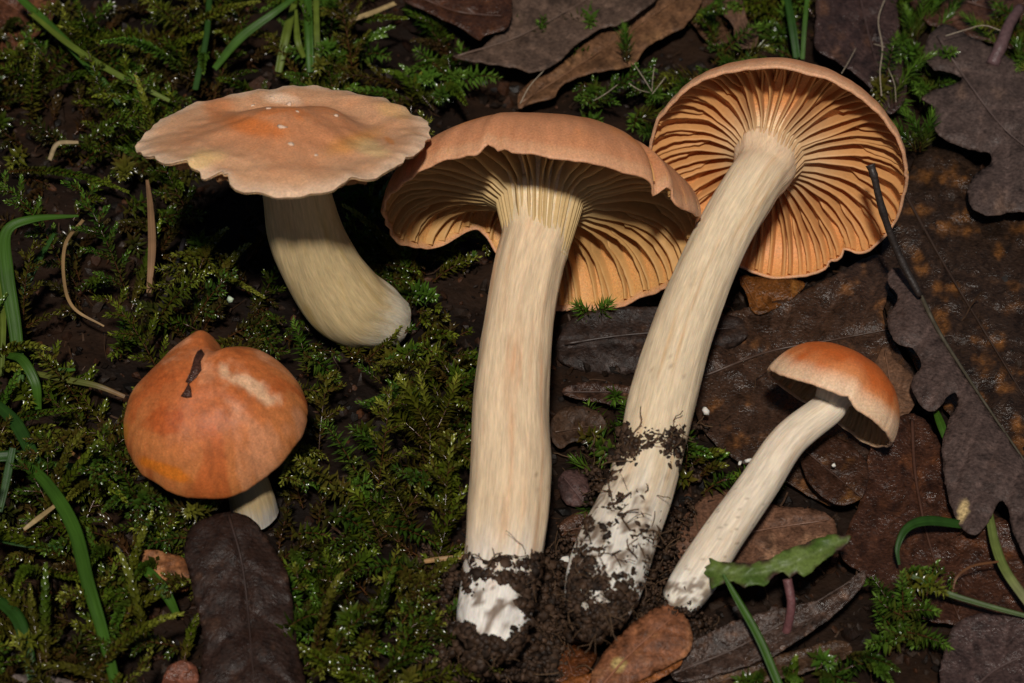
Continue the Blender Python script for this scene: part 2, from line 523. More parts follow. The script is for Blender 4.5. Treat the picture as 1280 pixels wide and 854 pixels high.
# --- the flat-capped mushroom standing in the moss
def mushroom_flat():
    base = P(452, 402, 0)
    root = empty('mushroom', base, 'mushroom with a flat pale orange cap standing upright in the moss', 'mushroom', 'the five mushrooms')
    rim = [(0, 182, 4), (30, 180, 8), (50, 181, 3), (75, 184, 0), (95, 182, -2), (112, 180, 2), (124, 168, 15), (138, 178, 14), (150, 184, 12), (165, 186, 6),
           (180, 185, -6), (210, 184, -4), (240, 184, 0), (270, 184, 6), (300, 186, 2), (330, 184, 0)]
    def prof(s, th):
        umbo = 24*np.exp(-(s/.36)**2) - 15*np.exp(-((s-.62)/.17)**2)*(.45+.55*np.sin(th-4.0))
        return umbo - 7*s**6 + 8*(1-s**3)
    cap = Cap(357, 168, 232, -24, -1, rim, prof, ([0, .3, .9, 1], [40, 26, 8, 4]), ([0, .25, .5, .9, 1], [26, 22, 18, 8, 3]), lip=3.5, crimp=3.2, seed=21,
              notches=((114, 4.0, -15, 10), (122, 2.0, 5, -3), (133, 3.0, -6, 4), (150, 2.5, -4, 3), (60, 2, -4, 2), (30, 2, -3, 2)), lumps=7, lump_scale=55)
    def colour(s, th, x, y, px, py):
        r = fbm(np.cos(th)*8, np.sin(th)*8, s*1.2, 5, 4)
        n = fbm(x/40, y/40, 0, 6, 4)
        c = mixc((.53, .215, .092), (.60, .32, .17), smooth(.25, .95, s + .25*n))
        c = mixc(c, np.full_like(c, 1)*np.array((.70, .45, .28)), 0) if False else c
        c = paint(c, (.70, .46, .30), smooth(.84, 1.0, s+.05*r))
        c = paint(c, (.56, .17, .045), .75*smooth(.15, .6, n + .25*r)*smooth(.75, .2, s))
        c = paint(c, (.55, .15, .03), .8*spot(px, py, 315, 158, 42, 11, 12, .5, 3))
        c = paint(c, (.58, .18, .05), .6*spot(px, py, 272, 133, 20, 14, 0, .5, 4))
        c = paint(c, (.60, .25, .05), .6*spot(px, py, 440, 178, 34, 10, -20, .6, 5))
        c = paint(c, (.70, .45, .18), .7*spot(px, py, 252, 200, 24, 10, -15, .5, 6))
        c = paint(c, (.72, .50, .22), .6*spot(px, py, 462, 185, 22, 9, 15, .5, 7))
        c = paint(c, (.68, .38, .14), .6*spot(px, py, 495, 138, 22, 9, 15, .5, 8))
        c = paint(c, (.58, .2, .05), .8*spot(px, py, 487, 176, 7, 3, 35, .3, 9))
        c = paint(c, (.74, .52, .36), .7*spot(px, py, 352, 123, 22, 7, 10, .5, 10))
        return c*(1+.12*r+.13*fbm(x/7, y/7, 0, 8, 3))[:, None]
    o = build_cap(cap, root, colour)
    build_gills(cap, o, 36, 44, (.72, .52, .27), (.62, .36, .17), seed=3, s_out=.9)
    pts = [(484, 402, 0, 36), (466, 394, 26, 44), (432, 376, 62, 52), (402, 335, 105, 49.5), (381, 290, 150, 45)]
    stem_mesh('stem', root, pts, stem_colour((.58, .43, .225), (.45, .31, .125), (.70, .62, .48), .13, seed=31), lump=1.6, seed=31, cap=cap, tail=((-62, 42, 8), (-35, 43, 4), (-15, 48, 0), (2, 56, 0)))
    for q in range(7): BLOCK.append((cap.W(np.array(60.0*(q > 0)), np.array(q*1.05), np.array(0.0)), 130*S))
    # pale scales stuck on the umbo
    spots = [(352, 158, 5.5), (362, 131, 5), (336, 136, 4), (316, 132, 3.4), (352, 122, 3), (341, 122, 2.6), (347, 127, 2.2), (364, 180, 3), (395, 194, 2.6), (420, 145, 2.4), (372, 140, 2.2)]
    ob = bpy.context.evaluated_depsgraph_get()
    for sx, sy, sr in spots:
        p = surf_point(o, sx, sy)
        if p is None: continue
        v, f = crumbs([p], [sr*S*.9], .5)
        v = p + (v-p)*np.array([1.15, 1.0, .45])
        obj('pale_scale', v, f, 'white', o, col=(.66, .44, .31))
    return root, cap, o

def surf_point(o, px, py):
    """where the photo direction first meets a mesh just built"""
    bpy.context.view_layer.update()
    mw = o.matrix_world.inverted()
    a = mw @ Vector(CAM); b = mw @ Vector(Q(px, py, 0))
    hit, loc, nrm, idx = o.ray_cast(a, (b-a).normalized())
    return np.array(o.matrix_world @ loc) if hit else None

m1 = mushroom_flat()

# --- the thick-stemmed picked mushroom, lying with its gills turned up
def mushroom_thick():
    base = P(618, 780, 0)
    root = empty('mushroom', base, 'picked mushroom with a thick straight pale stem and white earthy bulb', 'mushroom', 'the five mushrooms')
    rim = [(0, 203, 30), (15, 202, 8), (30, 200, -8), (60, 196, 0), (90, 190, 4), (120, 190, 14), (150, 199, 5), (180, 197, 22), (200, 190, 14),
           (220, 178, 34), (240, 150, 84), (255, 160, 34), (270, 190, -2), (300, 200, -14), (330, 200, -10)]
    def prof(s, th): return 122*np.power(np.clip(1-s**2.8, 0, 1), .55)
    cap = Cap(673, 292, 128, 27, 2, rim, prof, ([0, .2, .212, .225, .26, .32, .45, .6, .9, 1], [170, 158, 132, 108, 77, 55, 37, 24, 8, 4]), ([0, .215, .25, .32, .45, .6, .8, .95, 1], [0, 1, 8, 18, 28, 27, 20, 10, 5]), lip=4, crimp=2.2, seed=41,
              notches=((110, 3.2, -3, 13), (104, 1.6, 0, 6), (43, 2.0, -12, -8), (39, 2.5, 6, 12)), lumps=6, lump_scale=80)
    def colour(s, th, x, y, px, py):
        n = fbm(x/45, y/45, 0, 12, 4); g = fbm(x/7, y/7, 0, 13, 3)
        fib = 1.4*fbm(np.cos(th)*22, np.sin(th)*22, s*4, 14, 3)
        c = mixc((.43, .145, .045), (.53, .225, .105), smooth(.45, 1.0, s+.12*n))
        c = paint(c, (.56, .19, .045), .75*smooth(.05, .55, n)*smooth(1.02, .85, s))
        c = paint(c, (.62, .34, .19), smooth(.985, 1.0, s)*.6)
        return c*(1+.12*g+.10*fib)[:, None]
    o = build_cap(cap, root, colour, inner_col=(.62, .30, .10))
    build_gills(cap, o, 40, 36, (.74, .54, .26), (.69, .40, .145), seed=5, wave=4.5)
    pts = [(604, 822, 445, 20), (612, 802, 440, 40), (618, 768, 414, 48), (624, 728, 388, 49), (630, 690, 362, 50), (638, 600, 308, 50), (639, 500, 252, 46.5), (648, 400, 194, 43), (661, 335, 154, 42)]
    stem_mesh('stem', root, pts, stem_colour((.70, .52, .335), (.57, .335, .19), (.76, .70, .63), .17, dirt=(.06, .22), seed=51, top=(.75, .58, .36)), lump=1.8, seed=51, cap=cap, tail=((-10, 42.5, -2), (10, 44, -1), (28, 47, 0), (56, 52, 0)))
    for q in range(6): BLOCK.append((cap.W(np.array(90.0), np.array(q*1.05), np.array(20.0)), 100*S))
    return root, cap, o
m2 = mushroom_thick()

# --- the long-stemmed picked mushroom with the widest view of its gills
def mushroom_long():
    base = P(752, 752, 0)
    root = empty('mushroom', base, 'picked mushroom with a long slanting stem and round cap of orange gills', 'mushroom', 'the five mushrooms')
    rim = [(0, 163, 2), (30, 166, -4), (60, 164, 0), (90, 160, 0), (120, 160, 2), (150, 164, 0), (180, 164, 2), (210, 160, 4), (240, 158, 6),
           (265, 160, 2), (285, 164, -4), (305, 162, -2), (318, 152, 3), (330, 164, 0), (345, 165, 0)]
    def prof(s, th): return 92*np.power(np.clip(1-s**2.6, 0, 1), .56)
    cap = Cap(970, 216, 32, 50, 16, rim, prof, ([0, .2, .212, .225, .26, .32, .45, .6, .9, 1], [124, 114, 94, 78, 58, 44, 30, 20, 8, 5]), ([0, .215, .25, .32, .45, .6, .8, .95, 1], [0, 1, 7, 13, 18, 17, 14, 8, 4]), lip=4.5, crimp=1.3, seed=61,
              notches=((322, 3, -8, 4), (312, 2, -4, 2), (20, 1.5, -3, 0)), lumps=3, lump_scale=70)
    cap.aside = -24
    def colour(s, th, x, y, px, py):
        n = fbm(x/35, y/35, 0, 22, 4); g = fbm(x/7, y/7, 0, 23, 3)
        c = mixc((.47, .18, .065), (.54, .24, .115), smooth(.5, 1.0, s+.15*n))
        c = paint(c, (.62, .36, .21), smooth(.985, 1.0, s)*.6)
        return c*(1+.12*g)[:, None]
    o = build_cap(cap, root, colour, inner_col=(.62, .27, .09))
    build_gills(cap, o, 42, 29, (.74, .51, .28), (.72, .37, .135), seed=8, wave=3.6)
    pts = [(740, 782, 430, 22), (746, 764, 424, 40), (757, 725, 396, 48), (772, 680, 362, 47), (803, 600, 308, 43.5), (828, 500, 246, 41), (856, 405, 182, 38.5), (898, 305, 112, 36.5)]
    stem_mesh('stem', root, pts, stem_colour((.70, .55, .37), (.55, .36, .20), (.70, .64, .56), .2, dirt=(.14, .40), seed=71, top=(.74, .54, .36)), lump=1.5, seed=71, cap=cap, tail=((-44, 35.5, -27), (-14, 36.5, -19), (4, 38.5, -15), (20, 41, -15), (36, 42, -16)))
    for q in range(6): BLOCK.append((cap.W(np.array(70.0), np.array(q*1.05), np.array(20.0)), 95*S))
    return root, cap, o
m3 = mushroom_long()

# --- the bun-shaped mushroom in the lower moss
def mushroom_bun():
    base = P(316, 640, 0)
    root = empty('mushroom', base, 'bun shaped orange mushroom with a closed cap and two dark flecks', 'mushroom', 'the five mushrooms')
    rim = [(0, 118, 6), (25, 117, 8), (45, 115, 8), (62, 113, 0), (85, 113, -6), (110, 113, -8), (140, 113, -4), (170, 113, 0), (200, 114, 0), (230, 112, -6), (252, 118, 0), (272, 124, 4),
           (288, 106, -4), (305, 110, 0), (330, 116, 2)]
    def prof(s, th):
        d = np.degrees(np.angle(np.exp(1j*(th-math.radians(288)))))
        return 100*np.power(np.clip(1-s**2.3, 0, 1), .56) - 20*np.exp(-(d/10)**2)*smooth(.25, .75, s) + 8*np.exp(-((d+22)/14)**2)*smooth(.3, .8, s)
    cap = Cap(268, 530, 262, -48, -8, rim, prof, ([0, .3, .9, 1], [50, 34, 12, 8]), ([0, .25, .5, .9, 1], [24, 22, 18, 8, 3]), lip=14, crimp=.8, seed=81,
              notches=((283, 7, -11, 0),), lumps=11, lump_scale=75)
    def colour(s, th, x, y, px, py):
        n = fbm(x/38, y/38, 0, 32, 4); g = fbm(x/5, y/5, 0, 33, 3)
        c = mixc((.42, .112, .028), (.50, .168, .048), smooth(.5, 1.0, s+.3*n))
        c = paint(c, (.40, .085, .016), .75*smooth(.08, .45, n))
        c = paint(c, (.62, .30, .16), .5*smooth(.05, .5, -n))
        c = paint(c, (.68, .42, .25), .85*spot(px, py, 312, 482, 32, 11, 32, .45, 3, .7))
        c = paint(c, (.38, .075, .012), .85*spot(px, py, 205, 530, 22, 20, -20, .3, 4, .7))
        c = paint(c, (.38, .08, .014), .7*spot(px, py, 193, 470, 18, 12, -30, .35, 5, .7))
        c = paint(c, (.60, .16, .012), .9*spot(px, py, 205, 587, 36, 7, 22, .35, 6, .45))
        c = paint(c, (.42, .12, .03), .6*spot(px, py, 324, 466, 12, 9, 0, .4, 7))
        c = paint(c, (.62, .22, .03), .8*spot(px, py, 154, 545, 6, 14, 10, .3, 8))
        return c*(1+.32*g)[:, None]
    o = build_cap(cap, root, colour)
    pts = [(318, 642, 212, 30), (314, 622, 232, 29), (303, 590, 248, 28), (288, 560, 258, 28)]
    stem_mesh('stem', root, pts, stem_colour((.42, .31, .165), (.36, .25, .12), (.60, .54, .46), .2, seed=91), lump=1.4, seed=91)
    for q in range(6): BLOCK.append((cap.W(np.array(45.0), np.array(q*1.05), np.array(40.0)), 72*S))
    # dark flecks of dead leaf lying on the cap
    for lab, outl in zip(('long dark fleck of dead leaf stuck on the bun shaped cap', 'small triangular dark fleck on the bun shaped cap'), ([(232, 478), (238, 466), (243, 448), (247, 440), (252, 437), (256, 443), (251, 452), (252, 463), (245, 473), (237, 480)],
                 [(226, 496), (231, 489), (236, 479), (239, 486), (240, 497), (233, 498)])):
        pp = [surf_point(o, *q) for q in outl]
        if any(q is None for q in pp): continue
        pp = np.array(pp); cen = pp.mean(0); nrm = -FV + .3*UV; nrm /= np.linalg.norm(nrm)
        top = pp + nrm*3*S; low = pp - nrm*2*S; n = len(pp)
        v = np.vstack([top, low, [cen + nrm*5*S]])
        f = [[i, (i+1) % n, 2*n] for i in range(n)] + [[i, n+i, n+(i+1) % n, (i+1) % n] for i in range(n)]
        t = obj('leaf_fleck', v, f, 'leaf', None, col=(.055, .022, .014), loc=cen)
        tag(t, lab, 'leaf', 'flecks on the bun shaped cap')
    return root, cap, o
m4 = mushroom_bun()

# --- the small picked mushroom
def mushroom_small():
    base = P(852, 755, 0)
    root = empty('mushroom', base, 'small mushroom with a domed orange cap and thin white stem lying on leaves', 'mushroom', 'the five mushrooms')
    rim = [(0, 92, -2), (40, 90, 2), (75, 88, 0), (90, 87, 4), (110, 89, 2), (150, 90, -4), (180, 90, 0), (230, 89, 2), (270, 88, 6), (310, 92, -4), (330, 93, -6)]
    def prof(s, th): return 74*np.power(np.clip(1-s**2.3, 0, 1), .56)
    cap = Cap(1037, 507, 228, 8, 31, rim, prof, ([0, .25, .6, .9, 1], [26, 20, 12, 8, 5]), ([0, .25, .5, .8, .95, 1], [26, 22, 15, 9, 4, 2]), lip=5, crimp=.9, seed=101,
              notches=((84, 5, 0, 5),), lumps=2.5, lump_scale=45)
    def colour(s, th, x, y, px, py):
        n = fbm(x/26, y/26, 0, 42, 4); g = fbm(x/5, y/5, 0, 43, 3)
        c = mixc((.50, .11, .02), (.60, .235, .085), smooth(.68, 1.04, s+.25*n))
        c = paint(c, (.50, .10, .02), .6*smooth(.1, .5, n)*smooth(1, .7, s))
        c = paint(c, (.73, .50, .33), smooth(.90, 1.0, s+.03*n)*.8)
        return c*(1+.14*g)[:, None]
    o = build_cap(cap, root, colour, nth=180, nr=44, inner_col=(.52, .33, .16))
    build_gills(cap, o, 30, 22, (.66, .48, .28), (.60, .38, .19), seed=12, wave=1.5)
    pts = [(842, 764, 380, 14), (852, 749, 376, 26), (870, 722, 360, 29), (905, 668, 328, 27), (945, 610, 294, 25), (985, 552, 260, 23)]
    stem_mesh('stem', root, pts, stem_colour((.72, .60, .46), (.62, .46, .31), (.74, .67, .57), .1, dirt=(.05, .2), seed=111), lump=1.1, seed=111, nseg=48, cap=cap, tail=((-8, 22, 0), (10, 24, 0), (22, 30, 0), (32, 36, 0)))
    for q in range(5): BLOCK.append((cap.W(np.array(35.0), np.array(q*1.26), np.array(20.0)), 55*S))
    return root, cap, o
m5 = mushroom_small()

# ------------------------------------------------------------------ dead leaves
def inside(poly, x, y):
    r = np.zeros(x.shape, bool)
    j = len(poly)-1
    for i in range(len(poly)):
        xi, yi = poly[i]; xj, yj = poly[j]
        k = ((yi > y) != (yj > y)) & (x < (xj-xi)*(y-yi)/(yj-yi+1e-12)+xi)
        r ^= k; j = i
    return r

def seg_dist(x, y, a, b):
    d = b-a; L = (d @ d)+1e-9
    t = np.clip(((x-a[0])*d[0]+(y-a[1])*d[1])/L, 0, 1)
    return np.hypot(x-a[0]-t*d[0], y-a[1]-t*d[1])

def leaf(name, label, category, outline, mid, h, base=(.05, .028, .018), mott=(.11, .05, .018), mott_at=.2, curl=0.0, wav=6.0, step=5.0,
         vein_gap=30, vein_ang=48, rib=2.0, rib_col=None, seed=0, group=None, m='leaf', petiole=None, rough_edge=1.2, thick=1.6, cup=0.0, col_fn=None, fold=None, clear=None):
    """outline and midrib in photo directions; h = (height at the centroid, rise per unit right, rise per unit up)"""
    o2 = catmull(outline, 10, closed=True)
    o2, _ = resample(np.vstack([o2, o2[:1]]), max(24, int(np.linalg.norm(np.diff(o2, axis=0), axis=1).sum()/4)))
    o2 = o2[:-1]
    cen = o2.mean(0)
    o2 = o2 + np.stack([vnoise(o2[:, 0]/7, o2[:, 1]/7, 0, seed), vnoise(o2[:, 0]/7, o2[:, 1]/7, 5, seed)], 1)*rough_edge
    x0, y0 = o2.min(0); x1, y1 = o2.max(0)
    gx, gy = np.meshgrid(np.arange(x0, x1, step), np.arange(y0, y1, step*.87))
    gx = gx + (np.arange(gx.shape[0]) % 2)[:, None]*step*.5
    gx, gy = gx.ravel(), gy.ravel()
    gx = gx + RNG.uniform(-.8, .8, gx.shape); gy = gy + RNG.uniform(-.8, .8, gy.shape)
    ed = np.min(np.hypot(gx[:, None]-o2[None, :, 0], gy[:, None]-o2[None, :, 1]), 1)
    k = inside(o2, gx, gy) & (ed > 3)
    pts = [Vector(p) for p in o2] + [Vector((a, b)) for a, b in zip(gx[k], gy[k])]
    n = len(o2)
    r = geometry.delaunay_2d_cdt(pts, [(i, (i+1) % n) for i in range(n)], [], 1, 1e-4)
    v2 = np.array([(p.x, p.y) for p in r[0]]); faces = [list(f)[::-1] for f in r[2]]
    x, y = v2[:, 0], v2[:, 1]
    md = catmull(mid, 8)
    dm = np.min([seg_dist(x, y, md[i], md[i+1]) for i in range(len(md)-1)], 0)
    de = np.min(np.hypot(x[:, None]-o2[None, ::2, 0], y[:, None]-o2[None, ::2, 1]), 1)
    # side veins
    ml, L = resample(md, max(3, int(np.linalg.norm(np.diff(md, axis=0), axis=1).sum()/vein_gap)))
    tg = np.gradient(ml, axis=0); tg /= np.linalg.norm(tg, axis=1)[:, None]
    dv = np.full(len(x), 1e3)
    for i in range(1, len(ml)-1):
        for sg in (1, -1):
            a = math.radians(vein_ang)*sg
            d = np.array([tg[i, 0]*math.cos(a)-tg[i, 1]*math.sin(a), tg[i, 0]*math.sin(a)+tg[i, 1]*math.cos(a)])
            st = ml[i] + tg[i]*RNG.uniform(-6, 6)
            dv = np.minimum(dv, seg_dist(x, y, st, st + d*vein_gap*3.4))
    H = h[0] + h[1]*(x-cen[0]) + h[2]*(cen[1]-y)
    H = H + wav*fbm(x/55, y/55, 0, seed+1, 3) + wav*.35*vnoise(x/14, y/14, 0, seed+2)
    H = H + curl*np.exp(-de/16) + cup*(dm/60)**2
    if fold is not None: H = H + fold(x, y)
    H = H - 2.2*np.exp(-(dv/2.6)**2) - 3*np.exp(-(dm/3.5)**2)
    W = P(x, y, H)
    n1 = fbm(x/24, y/24, 0, seed+3, 4); n2 = fbm(x/8, y/8, 0, seed+4, 3)
    c = mixc(base, mott, smooth(mott_at, mott_at+.45, n1*.8+n2*.35))
    c = c*(1+.35*n2)[:, None]
    c = c*(1+.5*np.exp(-(dv/2.0)**2))[:, None]
    c = paint(c, np.asarray(base)*.45, .8*smooth(.25, .5, fbm(x/13, y/13, 7, seed+6, 3)))
    if col_fn: c = col_fn(c, x, y)
    loc = P(cen[0], cen[1], h[0])
    root = empty(name, loc, label, category, group)
    b = obj('blade', W, faces, m, root, col=np.clip(c, .004, 1))
    sol = b.modifiers.new('thickness', 'SOLIDIFY'); sol.thickness = thick*S; sol.offset = -1
    if clear is not None:      # no moss grows through or over this leaf
        for i in np.flatnonzero((RNG.uniform(size=len(x)) < .05) & clear(x, y)): BLOCK.append((W[i], 11*S))
    # midrib, continuing into the stalk where it shows
    mx, my = md[:, 0], md[:, 1]
    ok = np.ones(len(md), bool)
    near = np.argmin(np.hypot(mx[:, None]-x[None], my[:, None]-y[None]), 1)
    hm = H[near] + 2.0
    line = np.stack([mx, my, hm], 1)
    rr = np.linspace(rib, rib*.35, len(line))
    if rib > 0:
        vv, ff, _ = tube(P(line[:, 0], line[:, 1], line[:, 2]), rr*S, 6)
        obj('midrib', vv, ff, 'rib', root, col=rib_col if rib_col is not None else np.asarray(base)*1.5)
    if petiole is not None:
        pp = catmull(petiole, 8)
        vv, ff, _ = tube(P(pp[:, 0], pp[:, 1], pp[:, 2]), pp[:, 3]*S*(1+.12*vnoise(np.arange(len(pp))*.7, 0, 0, seed)), 8)
        obj('stalk', vv, ff, 'twig', root, col=(.022, .015, .012))
    return root

GREY = (.058, .037, .031)
# right side, lowest first
leaf('dead_leaf', 'broad dark wet leaf mottled with orange under the pointed oak lobes', 'dead leaf',
     [(1128, 232), (1160, 186), (1205, 196), (1262, 250), (1330, 300), (1340, 600), (1270, 590), (1195, 528), (1140, 450), (1098, 350)],
     [(1130, 240), (1180, 330), (1240, 430), (1320, 560)], (10, 0, .02), (.024, .013, .008), (.115, .045, .012), .12, wav=9, seed=201, clear=lambda x, y: x > -999, vein_gap=42)
leaf('dead_leaf', 'large dark wet leaf beneath the small mushroom cap', 'dead leaf',
     [(868, 500), (888, 440), (905, 395), (985, 372), (1050, 340), (1098, 318), (1112, 350), (1104, 400), (1125, 440), (1142, 480), (1112, 560), (1080, 612), (1040, 632), (985, 604), (925, 578), (885, 545)],
     [(880, 470), (960, 440), (1040, 425), (1120, 410)], (18, .02, .05), (.036, .019, .012), (.125, .052, .018), .12, wav=7, curl=4, seed=202, clear=lambda x, y: x > -999, vein_gap=36, vein_ang=60)
leaf('dead_leaf', 'dark rolled leaf edge lying below the thick mushroom\'s gills', 'dead leaf',
     [(700, 452), (705, 408), (745, 388), (800, 384), (850, 386), (925, 398), (930, 425), (880, 450), (820, 462), (760, 468)],
     [(706, 430), (790, 418), (920, 410)], (20, 0, .55), (.022, .013, .010), (.065, .032, .016), .3, wav=4, seed=203, clear=lambda x, y: x > -999, m='dryleaf', fold=lambda x, y: 10*np.exp(-((y-425)/16)**2))
leaf('dead_leaf', 'thin amber leaf scrap under the rim of the round gilled cap', 'dead leaf',
     [(925, 345), (960, 348), (1005, 352), (990, 372), (955, 392), (940, 388), (932, 365)],
     [(928, 348), (948, 385)], (26, 0, .1), (.10, .035, .008), (.17, .07, .015), .0, wav=3, seed=204, vein_gap=20, rib=1.2)
leaf('dead_leaf', 'small brown leaf lobe poking out behind the small domed cap', 'dead leaf',
     [(1092, 465), (1105, 432), (1120, 450), (1142, 472), (1145, 500), (1130, 522), (1112, 528), (1098, 500)],
     [(1106, 438), (1120, 520)], (30, 0, .1), (.10, .050, .028), (.15, .075, .04), .1, wav=3, seed=205, clear=lambda x, y: x > -999, vein_gap=22, rib=1.2, m='dryleaf')
leaf('dead_leaf', 'smooth dark reddish leaf with wavy edge below the pointed oak lobes', 'dead leaf',
     [(1088, 560), (1112, 528), (1150, 520), (1185, 570), (1240, 640), (1330, 690), (1330, 775), (1240, 782), (1150, 772), (1092, 726), (1052, 696), (1058, 665), (1078, 620)],
     [(1140, 525), (1145, 600), (1165, 690), (1200, 775)], (20, -.02, .03), (.040, .016, .009), (.075, .026, .010), .2, wav=6, curl=5, seed=206, clear=lambda x, y: (y < 715) | (x > 1200), vein_gap=60, rib=2.5, cup=1.0)
leaf('dead_leaf', 'brown leaf corner lying flat under the thin white stem', 'dead leaf',
     [(845, 690), (860, 640), (905, 612), (960, 630), (1030, 640), (1045, 672), (1000, 705), (930, 720), (880, 715)],
     [(850, 690), (940, 665), (1035, 650)], (12, 0, .04), (.10, .048, .028), (.20, .105, .06), .15, wav=6, seed=207, clear=lambda x, y: x > -999, m='dryleaf')
leaf('dead_leaf', 'small oval wet leaf half tucked below the domed cap', 'dead leaf',
     [(1000, 560), (1040, 545), (1078, 568), (1086, 600), (1072, 626), (1040, 628), (1010, 600)],
     [(1005, 562), (1075, 620)], (34, 0, .05), (.034, .015, .009), (.12, .05, .012), .2, wav=3, seed=208, clear=lambda x, y: x > -999, vein_gap=22, rib=1.3)
leaf('dead_leaf', 'greyish leaf with a wavy margin at the foot of the moss tuft', 'dead leaf',
     [(1185, 800), (1200, 776), (1240, 768), (1340, 790), (1340, 900), (1260, 920), (1195, 900), (1175, 850)],
     [(1190, 900), (1240, 840), (1330, 800)], (24, 0, .03), (.050, .030, .026), (.085, .055, .048), .2, wav=5, curl=5, seed=209, clear=lambda x, y: x > -999)
leaf('dead_leaf', 'reddish wet leaf scrap between the earthy bulbs of the picked mushrooms', 'dead leaf',
     [(668, 745), (700, 730), (738, 745), (752, 790), (735, 840), (690, 850), (664, 800)],
     [(680, 740), (715, 840)], (8, 0, .05), (.085, .026, .008), (.15, .05, .012), .1, wav=4, seed=210, rib=1.4)
leaf('dead_leaf', 'long dark curled leaf running behind the seedling stalk', 'dead leaf',
     [(838, 842), (862, 806), (915, 778), (970, 762), (1030, 748), (1076, 716), (1080, 728), (1052, 760), (1010, 792), (960, 822), (900, 842), (860, 852)],
     [(842, 842), (940, 800), (1074, 720)], (34, .02, .35), (.042, .024, .017), (.10, .055, .035), .2, wav=4, curl=9, seed=211, clear=lambda x, y: x > -999, rib=1.5)
leaf('dead_leaf', 'thin torn leaf on edge under the long dark curled leaf', 'dead leaf',
     [(850, 868), (880, 842), (940, 826), (1000, 812), (1050, 800), (1062, 820), (1000, 842), (930, 858)],
     [(855, 866), (950, 836), (1056, 808)], (14, 0, .1), (.05, .026, .014), (.11, .055, .025), .2, wav=3, curl=5, seed=212, rib=1.2)
leaf('dead_leaf', 'rusty oval leaf with a small tan spot beside the thin stem base', 'dead leaf',
     [(735, 868), (742, 838), (768, 800), (800, 772), (832, 756), (852, 764), (866, 792), (860, 818), (825, 838), (790, 856), (760, 874)],
     [(745, 866), (790, 815), (848, 766)], (52, .02, .3), (.15, .055, .024), (.20, .085, .038), .0, wav=3, curl=-8, seed=213, clear=lambda x, y: x > -999, vein_gap=26, rib=1.5, m='dryleaf',
     col_fn=lambda c, x, y: paint(c, (.32, .22, .08), spot(x, y, 773, 831, 9, 9, 0, .25, 3, .1)))
leaf('dead_leaf', 'orange brown strip of leaf curving below the rusty oval leaf', 'dead leaf',
     [(690, 872), (705, 850), (745, 842), (770, 846), (800, 840), (846, 818), (850, 832), (800, 862), (745, 880)],
     [(695, 866), (760, 858), (846, 824)], (30, 0, .1), (.17, .055, .015), (.22, .08, .025), .1, wav=3, seed=214, rib=1.2)
# scraps in the soil between the picked stems
leaf('leaf_scrap', 'rounded dark mauve scrap in the soil beside the thick stem', 'dead leaf',
     [(698, 600), (708, 588), (726, 590), (738, 606), (734, 628), (716, 634), (702, 622)], [(704, 596), (730, 628)], (26, 0, .3), (.060, .032, .028), (.085, .045, .036), .2, wav=3, curl=-8, seed=240, rib=1.0, vein_gap=14, m='dryleaf', step=4)
leaf('leaf_scrap', 'crumpled brown leaf scrap between the two tall picked stems', 'dead leaf',
     [(692, 520), (712, 508), (744, 512), (758, 534), (742, 556), (716, 552), (700, 560), (688, 542)], [(694, 540), (754, 530)], (24, 0, .2), (.045, .024, .014), (.085, .045, .025), .1, wav=9, curl=4, seed=241, rib=1.0, vein_gap=18, m='dryleaf', step=4)
leaf('leaf_scrap', 'narrow torn leaf scrap under the slanting long stem', 'dead leaf',
     [(702, 490), (726, 478), (770, 480), (800, 490), (782, 504), (740, 502)], [(704, 490), (796, 490)], (16, 0, .1), (.036, .018, .012), (.075, .035, .02), .1, wav=5, curl=5, seed=242, rib=1.0, vein_gap=18, step=4)
leaf('leaf_scrap', 'reddish leaf scrap in the hollow above the slanting stem\'s soil', 'dead leaf',
     [(700, 655), (722, 640), (748, 646), (752, 664), (730, 676), (706, 674)], [(704, 664), (748, 656)], (18, 0, .2), (.06, .026, .014), (.10, .045, .025), .1, wav=5, seed=243, rib=1.0, vein_gap=16, step=4)
# oak leaves on top
oak_low = [(1150, 366), (1135, 342), (1120, 334), (1111, 340), (1110, 352), (1121, 368), (1118, 382), (1110, 396), (1112, 416), (1122, 429), (1139, 434), (1149, 446), (1151, 460), (1141, 471), (1140, 488), (1149, 504), (1162, 514),
           (1176, 507), (1185, 495), (1195, 491), (1196, 504), (1186, 525), (1179, 548), (1178, 572), (1183, 612), (1193, 646), (1209, 666), (1224, 666), (1237, 649), (1250, 626), (1258, 632), (1268, 668), (1284, 700),
           (1310, 712), (1330, 690), (1322, 640), (1300, 602), (1270, 560), (1240, 516), (1200, 457), (1166, 402)]
leaf('oak_leaf', 'purplish grey oak leaf with a long dark stalk resting on the gilled cap', 'dead leaf', oak_low,
     [(1150, 368), (1172, 412), (1202, 460), (1242, 520), (1300, 604)], (62, .0, .06), GREY, (.085, .052, .040), .3, wav=6, curl=-7, seed=221, clear=lambda x, y: x > -999, vein_gap=34, vein_ang=-55, rib=3.2, rib_col=(.055, .045, .028), m='dryleaf',
     petiole=[(1088, 206, 226, 6.0), (1093, 222, 214, 5.0), (1100, 252, 186, 4.8), (1112, 290, 148, 4.8), (1128, 328, 112, 4.8), (1150, 370, 78, 4.2)],
     col_fn=lambda c, x, y: paint(c, (.42, .30, .14), spot(x, y, 1204, 638, 6, 13, 10, .2, 3, .3)))
